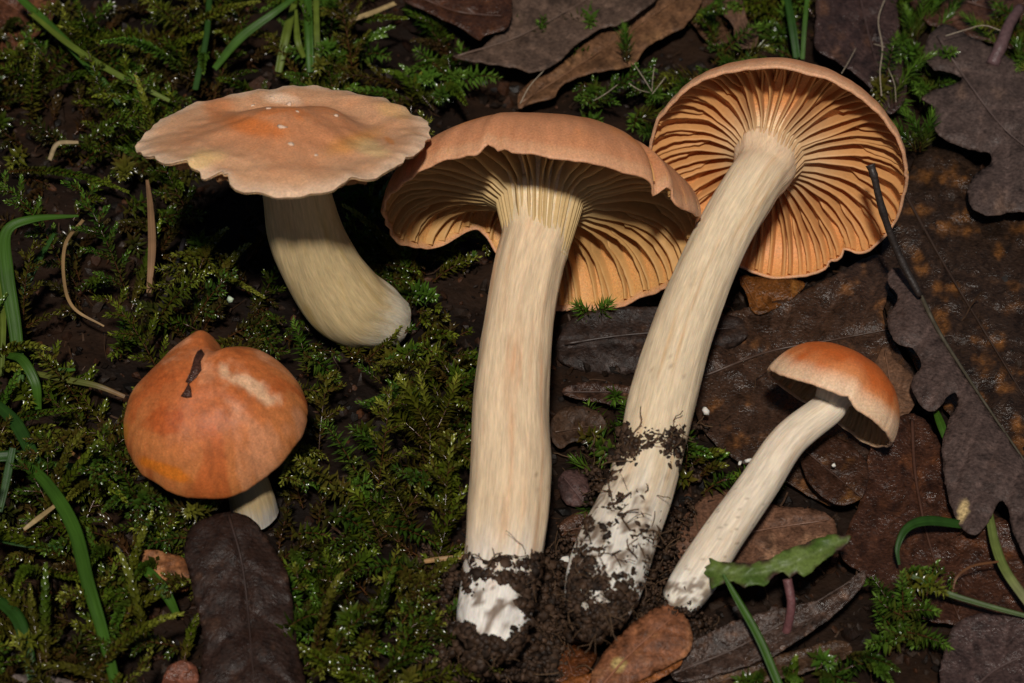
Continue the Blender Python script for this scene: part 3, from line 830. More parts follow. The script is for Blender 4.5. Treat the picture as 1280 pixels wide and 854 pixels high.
oak_top = [(1156, 71), (1158, 50), (1169, 37), (1182, 31), (1210, 44), (1245, 62), (1285, 88), (1340, 120), (1350, 240), (1300, 262), (1264, 265), (1240, 270), (1217, 261), (1210, 238), (1220, 217), (1238, 205), (1238, 191), (1217, 188), (1193, 180),
           (1176, 170), (1166, 153), (1168, 138), (1166, 132), (1152, 122), (1170, 112), (1190, 106), (1203, 98), (1190, 91), (1167, 86)]
leaf('oak_leaf', 'grey brown oak leaf with rounded lobes lying above the broad mottled leaf', 'dead leaf', oak_top,
     [(1172, 45), (1215, 110), (1265, 170), (1340, 220)], (58, .03, .05), (.058, .038, .032), (.095, .058, .042), .2, wav=7, curl=-8, seed=222, clear=lambda x, y: x > -999, vein_gap=40, rib=2.0, m='dryleaf')
# top edge
leaf('dead_leaf', 'upright dark leaf strip beside the top of the round gilled cap', 'dead leaf',
     [(1018, 52), (1020, 20), (1030, -30), (1110, -40), (1122, 20), (1128, 70), (1132, 118), (1112, 142), (1092, 112), (1052, 80), (1026, 66)],
     [(1070, -30), (1085, 40), (1112, 135)], (36, 0, .1), (.036, .020, .017), (.075, .035, .020), .25, wav=6, curl=4, seed=223, clear=lambda x, y: x < 1112)
leaf('dead_leaf', 'tan brown leaf with crisp edge partly under the grey brown leaf', 'dead leaf',
     [(648, 134), (652, 112), (682, 90), (712, 72), (750, 40), (800, 10), (860, -30), (880, -10), (858, 30), (812, 56), (790, 82), (745, 90), (705, 104), (690, 122), (668, 128)],
     [(652, 128), (720, 84), (860, -10)], (22, 0, .04), (.105, .050, .024), (.17, .085, .038), .05, wav=4, curl=5, seed=224, clear=lambda x, y: x > -999, m='dryleaf', rib=1.4)
leaf('dead_leaf', 'broad grey brown leaf with a dark wavy edge over the tan leaf', 'dead leaf',
     [(566, 70), (598, 62), (622, 40), (640, 10), (650, -40), (840, -60), (822, -6), (800, 14), (775, 30), (748, 37), (722, 54), (700, 76), (668, 90), (640, 84), (602, 78)],
     [(572, 70), (660, 40), (800, -40)], (44, 0, .05), (.072, .044, .031), (.10, .062, .042), .2, wav=5, curl=4, seed=225, clear=lambda x, y: x > -999, m='dryleaf', rib=1.6)
leaf('dead_leaf', 'small glossy dark leaf over the broad grey brown leaf', 'dead leaf',
     [(498, -8), (540, 18), (575, 34), (598, 50), (606, 44), (632, 36), (640, 14), (630, -20), (560, -40)],
     [(510, -10), (570, 14), (630, 20)], (62, 0, .05), (.042, .016, .008), (.075, .03, .012), .2, wav=5, curl=-4, seed=226, clear=lambda x, y: x > -999)
leaf('dead_leaf', 'reddish brown scrap of leaf under the crossing grass blades', 'dead leaf',
     [(-40, -40), (60, -30), (72, 8), (48, 42), (18, 62), (-40, 72)], [(-30, -20), (50, 30)], (22, 0, .04), (.075, .028, .014), (.13, .05, .02), .1, wav=6, seed=227)
leaf('dead_leaf', 'narrow curled brown leaf tip beside the round gilled cap in the moss', 'dead leaf',
     [(905, -20), (925, -10), (932, 20), (948, 45), (944, 58), (922, 58), (915, 30), (900, 10)], [(912, -15), (938, 52)], (26, 0, .1), (.085, .045, .028), (.14, .08, .05), .1, wav=3, curl=5, seed=228, rib=1.2, m='dryleaf')
leaf('dead_leaf', 'small brown leaf patch at the base of two thin grass blades', 'dead leaf',
     [(858, -30), (905, -25), (900, 20), (915, 48), (890, 56), (866, 30), (850, 5)], [(870, -20), (890, 50)], (16, 0, .04), (.07, .034, .018), (.11, .05, .025), .1, wav=3, seed=229, rib=1.2)
leaf('dead_leaf', 'dark wet leaf behind the rounded oak leaf and a mauve stub', 'dead leaf',
     [(1130, -40), (1250, -50), (1340, -20), (1340, 90), (1260, 60), (1190, 40), (1150, 20)], [(1140, -20), (1330, 40)], (22, 0, .03), (.050, .022, .014), (.09, .04, .022), .2, wav=7, seed=230)
# left
leaf('dead_leaf', 'dark chocolate leaf standing in the moss below the bun shaped mushroom', 'dead leaf',
     [(230, 690), (240, 658), (262, 646), (290, 640), (316, 650), (340, 682), (360, 722), (370, 800), (378, 890), (256, 890), (254, 800), (240, 735)],
     [(286, 644), (305, 720), (320, 880)], (62, 0, .25), (.020, .010, .007), (.040, .019, .011), .2, wav=6, curl=-6, seed=231, m='dryleaf', clear=lambda x, y: x > -999, vein_gap=44, cup=-3, rib=2.0)
leaf('dead_leaf', 'grey leaf edge in the moss beside the long curved grass blade', 'dead leaf',
     [(-40, 846), (20, 842), (80, 848), (100, 866), (60, 900), (-40, 900)], [(-30, 880), (90, 862)], (20, 0, .1), (.11, .085, .075), (.16, .12, .10), .2, wav=3, seed=232, rib=1.2, m='dryleaf')
leaf('bark_fragment', 'crumbly reddish bark fragment in the moss beside the chocolate leaf', 'bark',
     [(166, 700), (184, 688), (206, 690), (232, 700), (238, 722), (224, 740), (206, 728), (190, 716)], [(170, 700), (230, 730)], (34, 0, .3), (.15, .055, .02), (.26, .11, .045), -.1, wav=9, seed=233, rib=0, thick=7, m='dryleaf', step=3.5)
leaf('bark_fragment', 'glossy reddish brown bark fragment at the foot of the chocolate leaf', 'bark',
     [(204, 850), (212, 832), (232, 826), (246, 836), (248, 862), (226, 872), (206, 866)], [(208, 850), (244, 850)], (34, 0, .2), (.13, .045, .025), (.20, .09, .06), .0, wav=8, seed=234, rib=0, thick=8, step=3.5)

# ------------------------------------------------------------------ moss
def moss_mesh(br):
    """br: list of (p0, p1, p2, leaves, leaf length, width, spread, recurve, colour, tipcolour, stem colour) ; metres"""
    nl = np.array([b[3] for b in br]); N = nl.sum()
    idx = np.repeat(np.arange(len(br)), nl)
    start = np.r_[0, np.cumsum(nl)[:-1]]
    j = np.arange(N) - start[idx]
    g = lambda k: np.array([b[k] for b in br], float)
    p0, p1, p2 = g(0), g(1), g(2)
    t = (j + RNG.uniform(-.3, .3, N))/nl[idx]; t = np.clip(t, 0, 1)
    T1 = t[:, None]
    c = (1-T1)**2*p0[idx] + 2*T1*(1-T1)*p1[idx] + T1**2*p2[idx]
    tg = 2*(1-T1)*(p1-p0)[idx] + 2*T1*(p2-p1)[idx]
    tg /= np.linalg.norm(tg, axis=1)[:, None] + 1e-12
    ref = np.where(np.abs(tg[:, 2:3]) > .9, np.array([[1.0, 0, 0]]), np.array([[0, 0, 1.0]]))
    A = np.cross(tg, ref); A /= np.linalg.norm(A, axis=1)[:, None]
    B = np.cross(tg, A)
    an = j*2.39996 + RNG.uniform(-.3, .3, N) + (idx*1.7)
    rad = np.cos(an)[:, None]*A + np.sin(an)[:, None]*B
    lat = np.cross(tg, rad)
    taper = np.clip(1.15 - .75*t**2.2, .25, 1)*np.clip(.45 + t*4, 0, 1)
    ln = g(4)[idx]*taper*RNG.uniform(.75, 1.2, N); wd = g(5)[idx]*taper
    sp = g(6)[idx]*(1-.45*t**3) + RNG.uniform(-.18, .18, N); rc = g(7)[idx]
    d1 = np.cos(sp)[:, None]*tg + np.sin(sp)[:, None]*rad
    s2 = sp + rc
    d2 = np.cos(s2)[:, None]*tg + np.sin(s2)[:, None]*rad
    nrm = np.cross(d1, lat)
    L1 = ln[:, None]
    m_ = c + d1*L1*.42
    w1 = wd[:, None]*.5
    V = np.stack([c, m_ + lat*w1 + nrm*w1*-.5, m_ - lat*w1 + nrm*w1*-.5, m_ + nrm*w1*.35, m_ + d2*L1*.6], 1)
    o = (np.arange(N)*5)[:, None, None]
    F = np.array([[0, 1, 3], [0, 3, 2], [1, 4, 3], [3, 4, 2]])[None] + o
    col, tip, stc = g(8), g(9), g(10)
    age = smooth(.0, .55, t)[:, None]
    cc = (stc[idx]*.6 + col[idx]*.4)*(1-age) + col[idx]*age
    k = smooth(.55, 1.0, t)[:, None]
    cc = cc*(1-k) + tip[idx]*k
    cc = cc*RNG.uniform(.75, 1.25, (N, 1))
    C = np.repeat(cc[:, None], 5, 1)
    C[:, 4] *= 1.15
    V, F, C = V.reshape(-1, 3), F.reshape(-1, 3), C.reshape(-1, 3)
    # stems
    nb = len(br); q = np.linspace(0, 1, 6)
    T2 = q[None, :, None]
    cs = (1-T2)**2*p0[:, None] + 2*T2*(1-T2)*p1[:, None] + T2**2*p2[:, None]
    ts = 2*(1-T2)*(p1-p0)[:, None] + 2*T2*(p2-p1)[:, None]; ts /= np.linalg.norm(ts, axis=2)[..., None] + 1e-12
    a = np.cross(ts, np.array([.31, .22, .92])); a /= np.linalg.norm(a, axis=2)[..., None] + 1e-12
    b = np.cross(ts, a)
    th = np.array([0, 2.094, 4.189])
    r = (g(5)*.22)[:, None, None, None]*(1-.6*q)[None, :, None, None]
    sv = cs[:, :, None] + r*(np.cos(th)[None, None, :, None]*a[:, :, None] + np.sin(th)[None, None, :, None]*b[:, :, None])
    gf = grid_faces(6, 3); gf = np.vstack([gf[:, [0, 1, 2]], gf[:, [0, 2, 3]]])
    sf = gf[None] + (np.arange(nb)*18)[:, None, None]
    sc = np.repeat(stc[:, None], 18, 1)
    return (np.vstack([V, sv.reshape(-1, 3)]), np.vstack([F, sf.reshape(-1, 3) + len(V)]), np.vstack([C, sc.reshape(-1, 3)]))

OLIVE = [((.066, .088, .006), (.18, .21, .020)), ((.046, .078, .006), (.13, .17, .014)), ((.082, .090, .008), (.23, .24, .032)), ((.034, .060, .005), (.08, .12, .010)), ((.066, .060, .008), (.15, .15, .018))]
FRESH = [((.045, .10, .010), (.10, .19, .02)), ((.06, .12, .012), (.13, .22, .03)), ((.035, .075, .008), (.08, .14, .016))]
OLD = [((.040, .034, .007), (.06, .055, .010)), ((.030, .036, .006), (.05, .06, .010)), ((.045, .028, .009), (.07, .048, .014))]
STEMC = np.array((.075, .028, .010))

def shoot(base, lean, L, rise, tone, kind, rng):
    """one moss shoot: a leafy main axis with side branches -> list of branches"""
    base = np.asarray(base, float)
    lean = np.asarray(lean, float)
    up = np.array([0, 0, 1.0])
    tip = base + lean*L*S*math.sqrt(max(.05, 1-rise*rise)) + up*L*S*rise
    midp = (base+tip)/2 + up*L*S*rng.uniform(.10, .35) + rng.normal(size=3)*L*S*.06
    pal = {'fresh': FRESH, 'olive': OLIVE, 'old': OLD}[tone]
    c, tp = pal[rng.integers(len(pal))]
    c = np.array(c)*rng.uniform(.75, 1.2); tp = np.array(tp)*rng.uniform(.75, 1.2)
    st = STEMC*rng.uniform(.5, 1.2)
    out = []
    if kind == 'feather':
        out.append((base, midp, tip, int(L*.52), 13*S, 6.0*S, .8, .3, c, tp, st))
        nside = int(L/17)
        d = tip-base
        side = np.cross(d, up); side /= np.linalg.norm(side)+1e-12
        for k in range(nside):
            t = (k+.7)/(nside+.7)
            p = (1-t)**2*base + 2*t*(1-t)*midp + t*t*tip
            dl = d/np.linalg.norm(d)
            sd2 = dl*.7 + side*(1 if k % 2 else -1)*rng.uniform(.5, 1.0) + up*rng.uniform(-.2, .25)
            sd2 /= np.linalg.norm(sd2)
            l2 = L*rng.uniform(.22, .40)*(1.1-.7*t)
            e = p + sd2*l2*S - up*l2*S*.15
            out.append((p, (p+e)/2 + up*l2*S*.12, e, max(9, int(l2*.7)), 9.5*S, 4.8*S, .65, .3, c, tp, st))
    elif kind == 'rope':
        out.append((base, midp, tip, int(L*.85), 12*S, 7.5*S, .55, .35, c, tp, st))
    elif kind == 'star':
        out.append((base, midp, tip, int(L*.65), 19*S, 6.2*S, .95, .55, c, tp, st))
    else:   # needle tuft
        out.append((base, midp, tip, int(L*.8), 22*S, 3.0*S, .6, .2, c, tp, st))
    return out

def blocked(b, pad=1.0):
    pts = np.array([b[0], (b[0]+b[2])/4+b[1]/2, b[2]])
    x, y, w = proj(pts)
    return np.any((np.hypot(x[:, None]-BX, y[:, None]-BY) < BR*pad + 5) & (w[:, None] > BW - BR - 8))

_c = np.array([b[0] for b in BLOCK]); BX, BY, BW = proj(_c); BR = np.array([b[1] for b in BLOCK])/S

# where moss grows: (centre, half extents in photo directions on the floor, shoots, tone, kinds, height)
rng = np.random.default_rng(5)
MIX = ('feather', 'rope', 'star', 'feather')
PATCHES = [   # an undergrowth of short old shoots, then the long living ones over it
    ((250, 420), (540, 640), 620, 'old', ('feather', 'rope', 'star'), .7),
    ((250, 420), (540, 640), 560, 'olive', MIX, 1.25),
    ((120, 60), (330, 160), 110, 'olive', ('star', 'rope', 'star'), 1.4),
    ((70, 700), (200, 260), 120, 'olive', ('rope', 'feather', 'rope'), 1.25),
    ((500, 470), (110, 180), 90, 'olive', ('feather', 'star', 'rope'), 1.2),
    ((450, 680), (110, 150), 70, 'olive', ('feather', 'star'), 1.2),
    ((510, 395), (110, 60), 70, 'moss edge', ('feather', 'rope', 'star'), 1.0),
    ((480, 60), (120, 110), 110, 'fresh', ('star', 'rope', 'star'), 1.1),
    ((830, 90), (170, 90), 150, 'fresh', ('feather', 'needle', 'star'), 1.0),
    ((980, 20), (60, 60), 50, 'fresh', ('star', 'needle'), 1.0),
    ((1135, 120), (34, 110), 80, 'fresh', ('needle', 'needle', 'star'), 1.1),
    ((1290, 100), (30, 60), 34, 'fresh', ('star', 'needle'), 1.0),
    ((1135, 790), (64, 80), 46, 'fresh', ('feather', 'rope', 'star'), 1.1),
    ((960, 840), (110, 36), 40, 'fresh', ('star', 'rope'), .7),
    ((975, 610), (46, 40), 26, 'fresh', ('needle', 'star'), .6),
    ((860, 600), (26, 40), 14, 'fresh', ('rope', 'star'), .6),
    ((760, 570), (36, 80), 18, 'fresh', ('star', 'needle'), .55),
    ((380, 830), (170, 60), 50, 'olive', ('rope', 'feather'), .9),
]
LEAFY = []
for (cx, cy), (rx, ry), n, tone, kinds, hg in PATCHES:
    for _ in range(n):
        a, r = rng.uniform(0, 2*np.pi), math.sqrt(rng.uniform(0, 1))
        px, py = cx + rx*r*math.cos(a), cy + ry*r*math.sin(a)
        if tone in ('olive', 'old') and px > 590: continue
        if tone == 'moss edge': tn0 = 'olive'
        elif vnoise(px/60, py/60, 0, 77) < -.29: continue
        else: tn0 = tone
        p = P(px, py, 0); p[2] = ground_h(p[0], p[1])
        az = rng.uniform(0, 2*np.pi)
        kd = kinds[rng.integers(len(kinds))]
        L = rng.uniform(50, 130)*hg*(.75 if kd in ('star', 'needle') else 1)
        tn = tn0
        if tone != 'old' and rng.uniform() < .2: tn = 'fresh' if tone == 'olive' else 'olive'
        lift = rng.uniform(0, 10) if tone == 'old' else rng.uniform(4, 24)
        bs = shoot(p + np.array([0, 0, lift*S]), (math.cos(az), math.sin(az), 0), L, rng.uniform(.15, .8), tn, kd, rng)
        LEAFY += [b for b in bs if not blocked(b)]
mv, mf, mc = moss_mesh(LEAFY)
tag(obj('moss', mv, mf, 'moss', col=mc), 'wet green moss carpet spread over the forest floor', 'moss', None, 'stuff')
print('moss branches', len(LEAFY), 'tris', len(mf))

# single shoots that stand out of the carpet: path of (px, py, height), kind, tone
def moss_shoot(paths, kind, tone, label, group=None, seed=0):
    r = np.random.default_rng(seed)
    br = []
    pal = FRESH if tone == 'fresh' else OLIVE[:3]
    c, tp = pal[seed % len(pal)]
    c, tp = np.array(c), np.array(tp)
    for path in paths:
        p = P(*np.array(path, float).T)
        if len(p) == 2: p = np.array([p[0], (p[0]+p[1])/2 + [0, 0, 6*S], p[1]])
        L = (np.linalg.norm(p[1]-p[0]) + np.linalg.norm(p[2]-p[1]))/S
        ln, wd, sp, rc, den = {'star': (17, 6, .95, .5, .85), 'rope': (10, 7, .55, .35, 1.1), 'feather': (12, 5.5, .8, .3, .8), 'needle': (24, 3.2, .6, .2, 1.0)}[kind]
        br.append((p[0], p[1], p[2], max(12, int(L*den)), ln*S, wd*S, sp, rc, c, tp, STEMC))
    v, f, cc = moss_mesh(br)
    o = obj('moss_shoot', v, f, 'moss', col=cc, loc=br[0][0])
    tag(o, label, 'moss', group or 'moss shoots standing out of the carpet')
G0 = 'moss shoots standing out of the carpet'
moss_shoot([[(535, 600, 20), (545, 530, 62), (522, 462, 92)], [(540, 560, 40), (500, 520, 74), (470, 500, 70)], [(542, 545, 50), (565, 500, 80), (572, 470, 84)], [(540, 555, 44), (575, 560, 66), (596, 585, 50)], [(538, 540, 55), (520, 505, 84), (498, 470, 80)]],
           'star', 'olive', 'large branching star shaped moss shoot beside the thick pale stem', seed=2)
moss_shoot([[(552, 520, 40), (562, 585, 66), (566, 648, 44)]], 'star', 'olive', 'drooping moss shoot with a pointed tip touching the thick pale stem', seed=3)
moss_shoot([[(560, 590, 30), (520, 580, 50), (470, 610, 30)], [(520, 590, 36), (500, 620, 42), (480, 650, 24)]], 'feather', 'olive', 'forked moss shoot lying below the star shaped moss shoot', seed=5)
moss_shoot([[(440, 760, 10), (420, 720, 50), (405, 690, 60)], [(425, 720, 48), (450, 700, 60), (470, 690, 48)], [(422, 730, 40), (395, 720, 50), (372, 725, 40)]], 'star', 'olive', 'leafy moss shoot beside the dark chocolate leaf', seed=4)
moss_shoot([[(40, 150, 10), (38, 110, 56), (45, 60, 88)]], 'star', 'olive', 'pale tipped moss shoot rising below the crossing grass blades', seed=6)
moss_shoot([[(90, 90, 20), (95, 45, 66), (78, 12, 84)]], 'star', 'olive', 'bushy yellowish moss shoot beside the crossing grass blades', seed=8)
moss_shoot([[(200, 50, 20), (160, 40, 60), (118, 52, 62)]], 'star', 'olive', 'arching yellow green moss shoot behind the flat pale cap', seed=0)
moss_shoot([[(10, 215, 20), (80, 205, 52), (160, 240, 36)]], 'rope', 'olive', 'long rope like moss shoot lying beside the flat pale cap', seed=1)
moss_shoot([[(200, 320, 10), (262, 330, 50), (330, 372, 36)], [(250, 335, 44), (262, 300, 66), (285, 285, 60)], [(275, 345, 46), (290, 320, 60), (312, 305, 54)]], 'rope', 'olive', 'branching rope like moss shoot beside the curved pale stem', seed=2)
moss_shoot([[(150, 450, 10), (160, 410, 46), (152, 385, 58)]], 'star', 'fresh', 'short bright moss shoot above the bun shaped mushroom', seed=3)
moss_shoot([[(385, 470, 20), (380, 430, 60), (366, 400, 70)], [(382, 445, 50), (400, 450, 60), (425, 480, 40)]], 'star', 'fresh', 'bright moss shoot between the curved stem and the bun shaped cap', seed=4)
moss_shoot([[(150, 780, 10), (165, 690, 70), (190, 640, 70)]], 'rope', 'olive', 'upright rope like moss shoot beside the crumbly bark fragment', seed=5)
moss_shoot([[(440, 455, 10), (452, 430, 40), (470, 412, 50)], [(446, 452, 12), (430, 432, 44), (424, 416, 46)], [(455, 452, 12), (485, 430, 42), (500, 408, 46)]], 'feather', 'olive', 'small feathery moss clump at the foot of the curved pale stem', seed=2)
moss_shoot([[(20, 720, 10), (70, 700, 50), (140, 745, 30)]], 'rope', 'olive', 'moss shoot crossing behind the long curved grass blade', seed=6)
moss_shoot([[(560, 80, 20), (540, 72, 56), (500, 95, 44)], [(540, 78, 44), (560, 95, 50), (580, 118, 34)]], 'rope', 'fresh', 'curled moss shoot above the join of the two left caps', seed=7)
moss_shoot([[(785, 80, 30), (782, 55, 60), (780, 32, 74)]], 'needle', 'fresh', 'short moss shoot growing over the tan brown leaf', seed=9)
moss_shoot([[(1150, 190, 20), (1155, 165, 50), (1130, 140, 70)], [(1150, 190, 20), (1162, 165, 50), (1165, 140, 66)], [(1145, 190, 20), (1135, 170, 50), (1115, 155, 60)]], 'needle', 'fresh', 'bright green tuft of spiky moss beside the round gilled cap', seed=0)
moss_shoot([[(1140, 60, 20), (1140, 30, 56), (1132, 8, 66)]], 'needle', 'fresh', 'bright spiky moss shoot beside the upright dark leaf strip', seed=1)
moss_shoot([[(1130, 800, 10), (1128, 750, 60), (1128, 715, 84)], [(1128, 770, 46), (1105, 760, 60), (1095, 745, 62)], [(1130, 765, 50), (1155, 760, 60), (1172, 765, 52)], [(1130, 800, 20), (1100, 800, 40), (1085, 806, 40)], [(1132, 790, 30), (1165, 795, 44), (1188, 810, 34)]],
           'star', 'fresh', 'bushy bright moss plant on the smooth dark reddish leaf', seed=4)
moss_shoot([[(745, 400, 10), (732, 392, 40), (720, 380, 58)], [(745, 400, 10), (752, 390, 44), (760, 378, 56)]], 'needle', 'fresh', 'spiky moss tip poking up between the thick stem and its gills', seed=1)

# ------------------------------------------------------------------ grass
def blade(label, pts, col, tip=None, name='grass_blade', category='grass', group='grass blades', m='grass', fold=.35, seed=0):
    """pts: (px, py, height, half width)"""
    c = catmull(pts, 10)
    w = P(c[:, 0], c[:, 1], c[:, 2])
    a, L = resample(np.hstack([w, c[:, 3:4]]), max(12, len(c)))
    cen, hw = a[:, :3], a[:, 3]*S
    tg = np.gradient(cen, axis=0); tg /= np.linalg.norm(tg, axis=1)[:, None]
    up = -FV*.75 + np.array([0, 0, .55]) + .35*RV*math.sin(seed*2.1); 
    lat = np.cross(tg, up); lat /= np.linalg.norm(lat, axis=1)[:, None]
    nm = np.cross(lat, tg)
    th = .5*S
    prof = [(-1, 0), (-.5, -fold*.5), (0, -fold), (.5, -fold*.5), (1, 0)]
    ring = [cen + lat*(hw*x)[:, None] + nm*(hw*y)[:, None] + nm*th for x, y in prof] + [cen + lat*(hw*x*.98)[:, None] + nm*(hw*y)[:, None] - nm*th for x, y in prof[::-1]]
    v = np.stack(ring, 1).reshape(-1, 3)
    f = grid_faces(len(cen), 10)
    t = np.repeat(np.linspace(0, 1, len(cen)), 10)
    cc = mixc(col, tip if tip is not None else np.asarray(col)*1.15, smooth(.55, .95, t))
    st = 1 + .22*np.tile(np.r_[[-.6, .5, 1, .5, -.6], [-.6, .5, 1, .5, -.6]], len(cen))*.6
    cc = cc*st[:, None]*(1 + .15*vnoise(t*20, 0, 0, seed))[:, None]
    acr = np.tile([p[0] for p in prof] + [p[0] for p in prof[::-1]], len(cen))
    suv = np.stack([acr*np.repeat(hw, 10)/S*.9, np.full(len(v), seed*3.0), t*L[-1]/S*.02], 1)
    o = obj(name, v, f, m, col=cc, loc=cen[0], vecs=suv)
    return tag(o, label, category, group)
GR, GD, GY, BR_, TAN = (.035, .085, .008), (.018, .052, .007), (.085, .115, .014), (.16, .085, .03), (.34, .24, .11)
blade('wide grass blade crossing another above the flat pale cap', [(14, -12, 90, 5), (60, 30, 84, 6), (120, 92, 66, 5.5), (166, 152, 30, 3)], GR, seed=1)
blade('narrow grass blade touching the rim of the flat pale cap', [(40, 18, 92, 3), (90, 58, 92, 4), (150, 95, 84, 4), (212, 126, 70, 2.5)], GY, seed=2)
blade('upright grass blade just behind the flat pale cap', [(262, -10, 90, 4), (258, 45, 70, 4), (244, 112, 40, 4)], GD, seed=3)
blade('slanting grass blade leaning over the moss behind the flat cap', [(378, -10, 110, 3), (340, 18, 100, 5), (300, 48, 76, 6), (268, 86, 40, 4)], GR, seed=4)
blade('broad upright grass blade of a close pair behind the flat cap', [(384, -12, 100, 5.5), (386, 40, 80, 6), (388, 90, 50, 5)], GR, seed=5)
blade('thin upright grass blade of a close pair behind the flat cap', [(395, -12, 100, 4), (396, 40, 80, 4), (398, 92, 50, 4)], GY, seed=6)
blade('short pale grass stub beside the close pair of blades', [(368, 5, 70, 4), (358, 42, 60, 6), (348, 90, 30, 5)], GY, seed=7)
blade('fine grass blade arching between the flat cap and the grass pair', [(370, 12, 80, 2), (372, 50, 70, 4.5), (380, 72, 50, 3)], GY, seed=8)
blade('long upright grass blade with a glossy face at the moss edge', [(26, 500, 20, 5), (20, 420, 60, 8), (8, 340, 100, 9), (8, 290, 120, 7), (40, 274, 124, 5), (98, 270, 110, 1.5)], GR, seed=9)
blade('leaning grass blade beside the long glossy upright blade', [(24, 378, 50, 5), (40, 340, 76, 5), (68, 292, 90, 2)], GD, seed=10)
blade('pale grass blade standing against the long glossy blade', [(2, 470, 40, 3), (4, 400, 70, 4), (0, 300, 100, 4)], GY, seed=11)
blade('bent grass blade below the long glossy upright blade', [(10, 444, 60, 4), (28, 450, 74, 6), (44, 480, 60, 6), (48, 512, 30, 4)], GR, seed=12)
blade('short curled grass tip in the moss beside the bun shaped cap', [(58, 470, 40, 3), (72, 464, 52, 4), (94, 462, 48, 1.5)], GR, seed=13)
blade('green grass blade turning brown as it reaches the bun shaped cap', [(40, 466, 40, 3), (80, 474, 52, 4), (120, 482, 56, 3.5), (156, 496, 46, 2.5)], (.09, .10, .02), BR_, seed=14)
blade('broad dark grass blade lying left of the bun shaped mushroom', [(-12, 572, 60, 6), (20, 570, 60, 7), (48, 576, 50, 4)], GD, seed=15)
blade('green straw with a dead brown tip below the bun shaped cap', [(50, 580, 50, 4), (90, 584, 54, 5), (122, 588, 52, 5), (158, 589, 46, 4)], GR, BR_, seed=16)
blade('long curved grass blade sweeping down past the crumbly bark fragment', [(22, 572, 50, 4), (58, 604, 72, 7), (92, 660, 78, 8.5), (110, 730, 70, 8), (128, 790, 56, 7), (148, 870, 40, 6)], GR, seed=17)
blade('grass blade curling under the long curved blade', [(-10, 500, 60, 5), (20, 530, 70, 8), (46, 580, 60, 7), (52, 600, 40, 5)], GD, seed=18)
blade('narrow grass blade lying across the moss below the broad dark blade', [(-10, 672, 60, 3.5), (30, 680, 60, 4), (78, 686, 44, 2.5)], GD, seed=19)
blade('short grass blade between the bark fragment and the chocolate leaf', [(160, 704, 40, 3), (186, 716, 54, 6), (206, 740, 50, 6.5), (222, 770, 24, 4)], GR, seed=20)
blade('upright grass spike crossing the broad dark blade', [(0, 640, 40, 3), (8, 600, 60, 5), (16, 560, 80, 4)], GD, seed=21)
blade('thick grass blade bending out of the moss below the narrow blade', [(-10, 745, 50, 6), (20, 770, 60, 8), (34, 810, 50, 7), (40, 850, 30, 5)], GD, seed=22)
blade('wide grass blade rising behind the round gilled cap', [(982, -12, 80, 4), (990, 30, 64, 5.5), (996, 72, 40, 5)], GD, seed=23)
blade('thin bright grass blade rising behind the round gilled cap', [(1010, -12, 90, 3), (1006, 30, 70, 3.2), (1003, 74, 44, 3)], GR, seed=24)
blade('straight grass blade leaning against the seedling leaf', [(980, 872, 30, 5), (950, 800, 62, 5), (922, 750, 84, 4), (904, 718, 98, 1.5)], GR, seed=25)
blade('hooked grass blade curling out from under the purplish oak leaf', [(1124, 706, 46, 1.5), (1122, 684, 60, 3), (1134, 660, 70, 5), (1160, 651, 66, 6), (1205, 656, 44, 5)], GD, seed=26)
blade('thin grass blade lying over the smooth dark reddish leaf', [(1140, 720, 60, 3), (1180, 740, 54, 3.5), (1230, 756, 48, 3), (1290, 772, 40, 2.5)], (.05, .08, .018), seed=27)
blade('yellow green grass stalk under the tip of the purplish oak leaf', [(1236, 640, 40, 5), (1244, 680, 46, 6), (1258, 715, 44, 6), (1290, 760, 40, 6)], (.13, .16, .04), (.2, .2, .09), seed=28)
blade('green blade glimpsed through the notch of the purplish oak leaf', [(1168, 510, 34, 3), (1176, 530, 36, 5), (1184, 552, 30, 4)], GR, seed=29)
# straws
straws = 'dead straws'
blade('upright brown straw standing in the moss below the flat pale cap', [(184, 225, 76, 2), (188, 260, 76, 4), (190, 310, 66, 5), (186, 366, 40, 3)], (.20, .11, .055), name='dead_straw', category='straw', group=straws, seed=30)
blade('thin curled straw lying on the moss below the flat pale cap', [(104, 275, 60, 2), (82, 305, 64, 2.2), (80, 350, 62, 2), (92, 385, 56, 2), (130, 408, 44, 1)], (.26, .16, .07), name='dead_straw', category='straw', group=straws, seed=31)
blade('flat pale straw beside the small glossy dark leaf', [(430, 27, 60, 3), (460, 18, 62, 4), (494, 4, 56, 3.5)], TAN, name='dead_straw', category='straw', group=straws, seed=32)
blade('short pale straw beside the long curved grass blade', [(30, 662, 56, 2), (48, 648, 60, 3), (72, 630, 50, 2)], TAN, name='dead_straw', category='straw', group=straws, seed=33)
blade('brown needle crossing the straw with a dead tip', [(84, 562, 60, 2), (115, 585, 60, 2.2), (150, 612, 46, 1.5)], (.20, .10, .035), name='dead_straw', category='straw', group=straws, seed=34)
blade('bent pale straw in the moss beside the flat pale cap rim', [(62, 200, 50, 3), (72, 180, 66, 3.2), (98, 178, 60, 2)], (.30, .22, .12), name='dead_straw', category='straw', group=straws, seed=35)
blade('short tan straw lying by the soil of the thick stem bulb', [(530, 702, 30, 2.5), (550, 699, 34, 3), (580, 696, 36, 2.5)], (.32, .18, .07), name='dead_straw', category='straw', group=straws, seed=36)
blade('thin reddish tendril above the thin grass blade on the reddish leaf', [(1190, 742, 50, 1.2), (1196, 722, 62, 1.4), (1215, 708, 64, 1.4), (1248, 702, 56, 1.2)], (.12, .05, .02), name='dead_straw', category='straw', group=straws, seed=37)

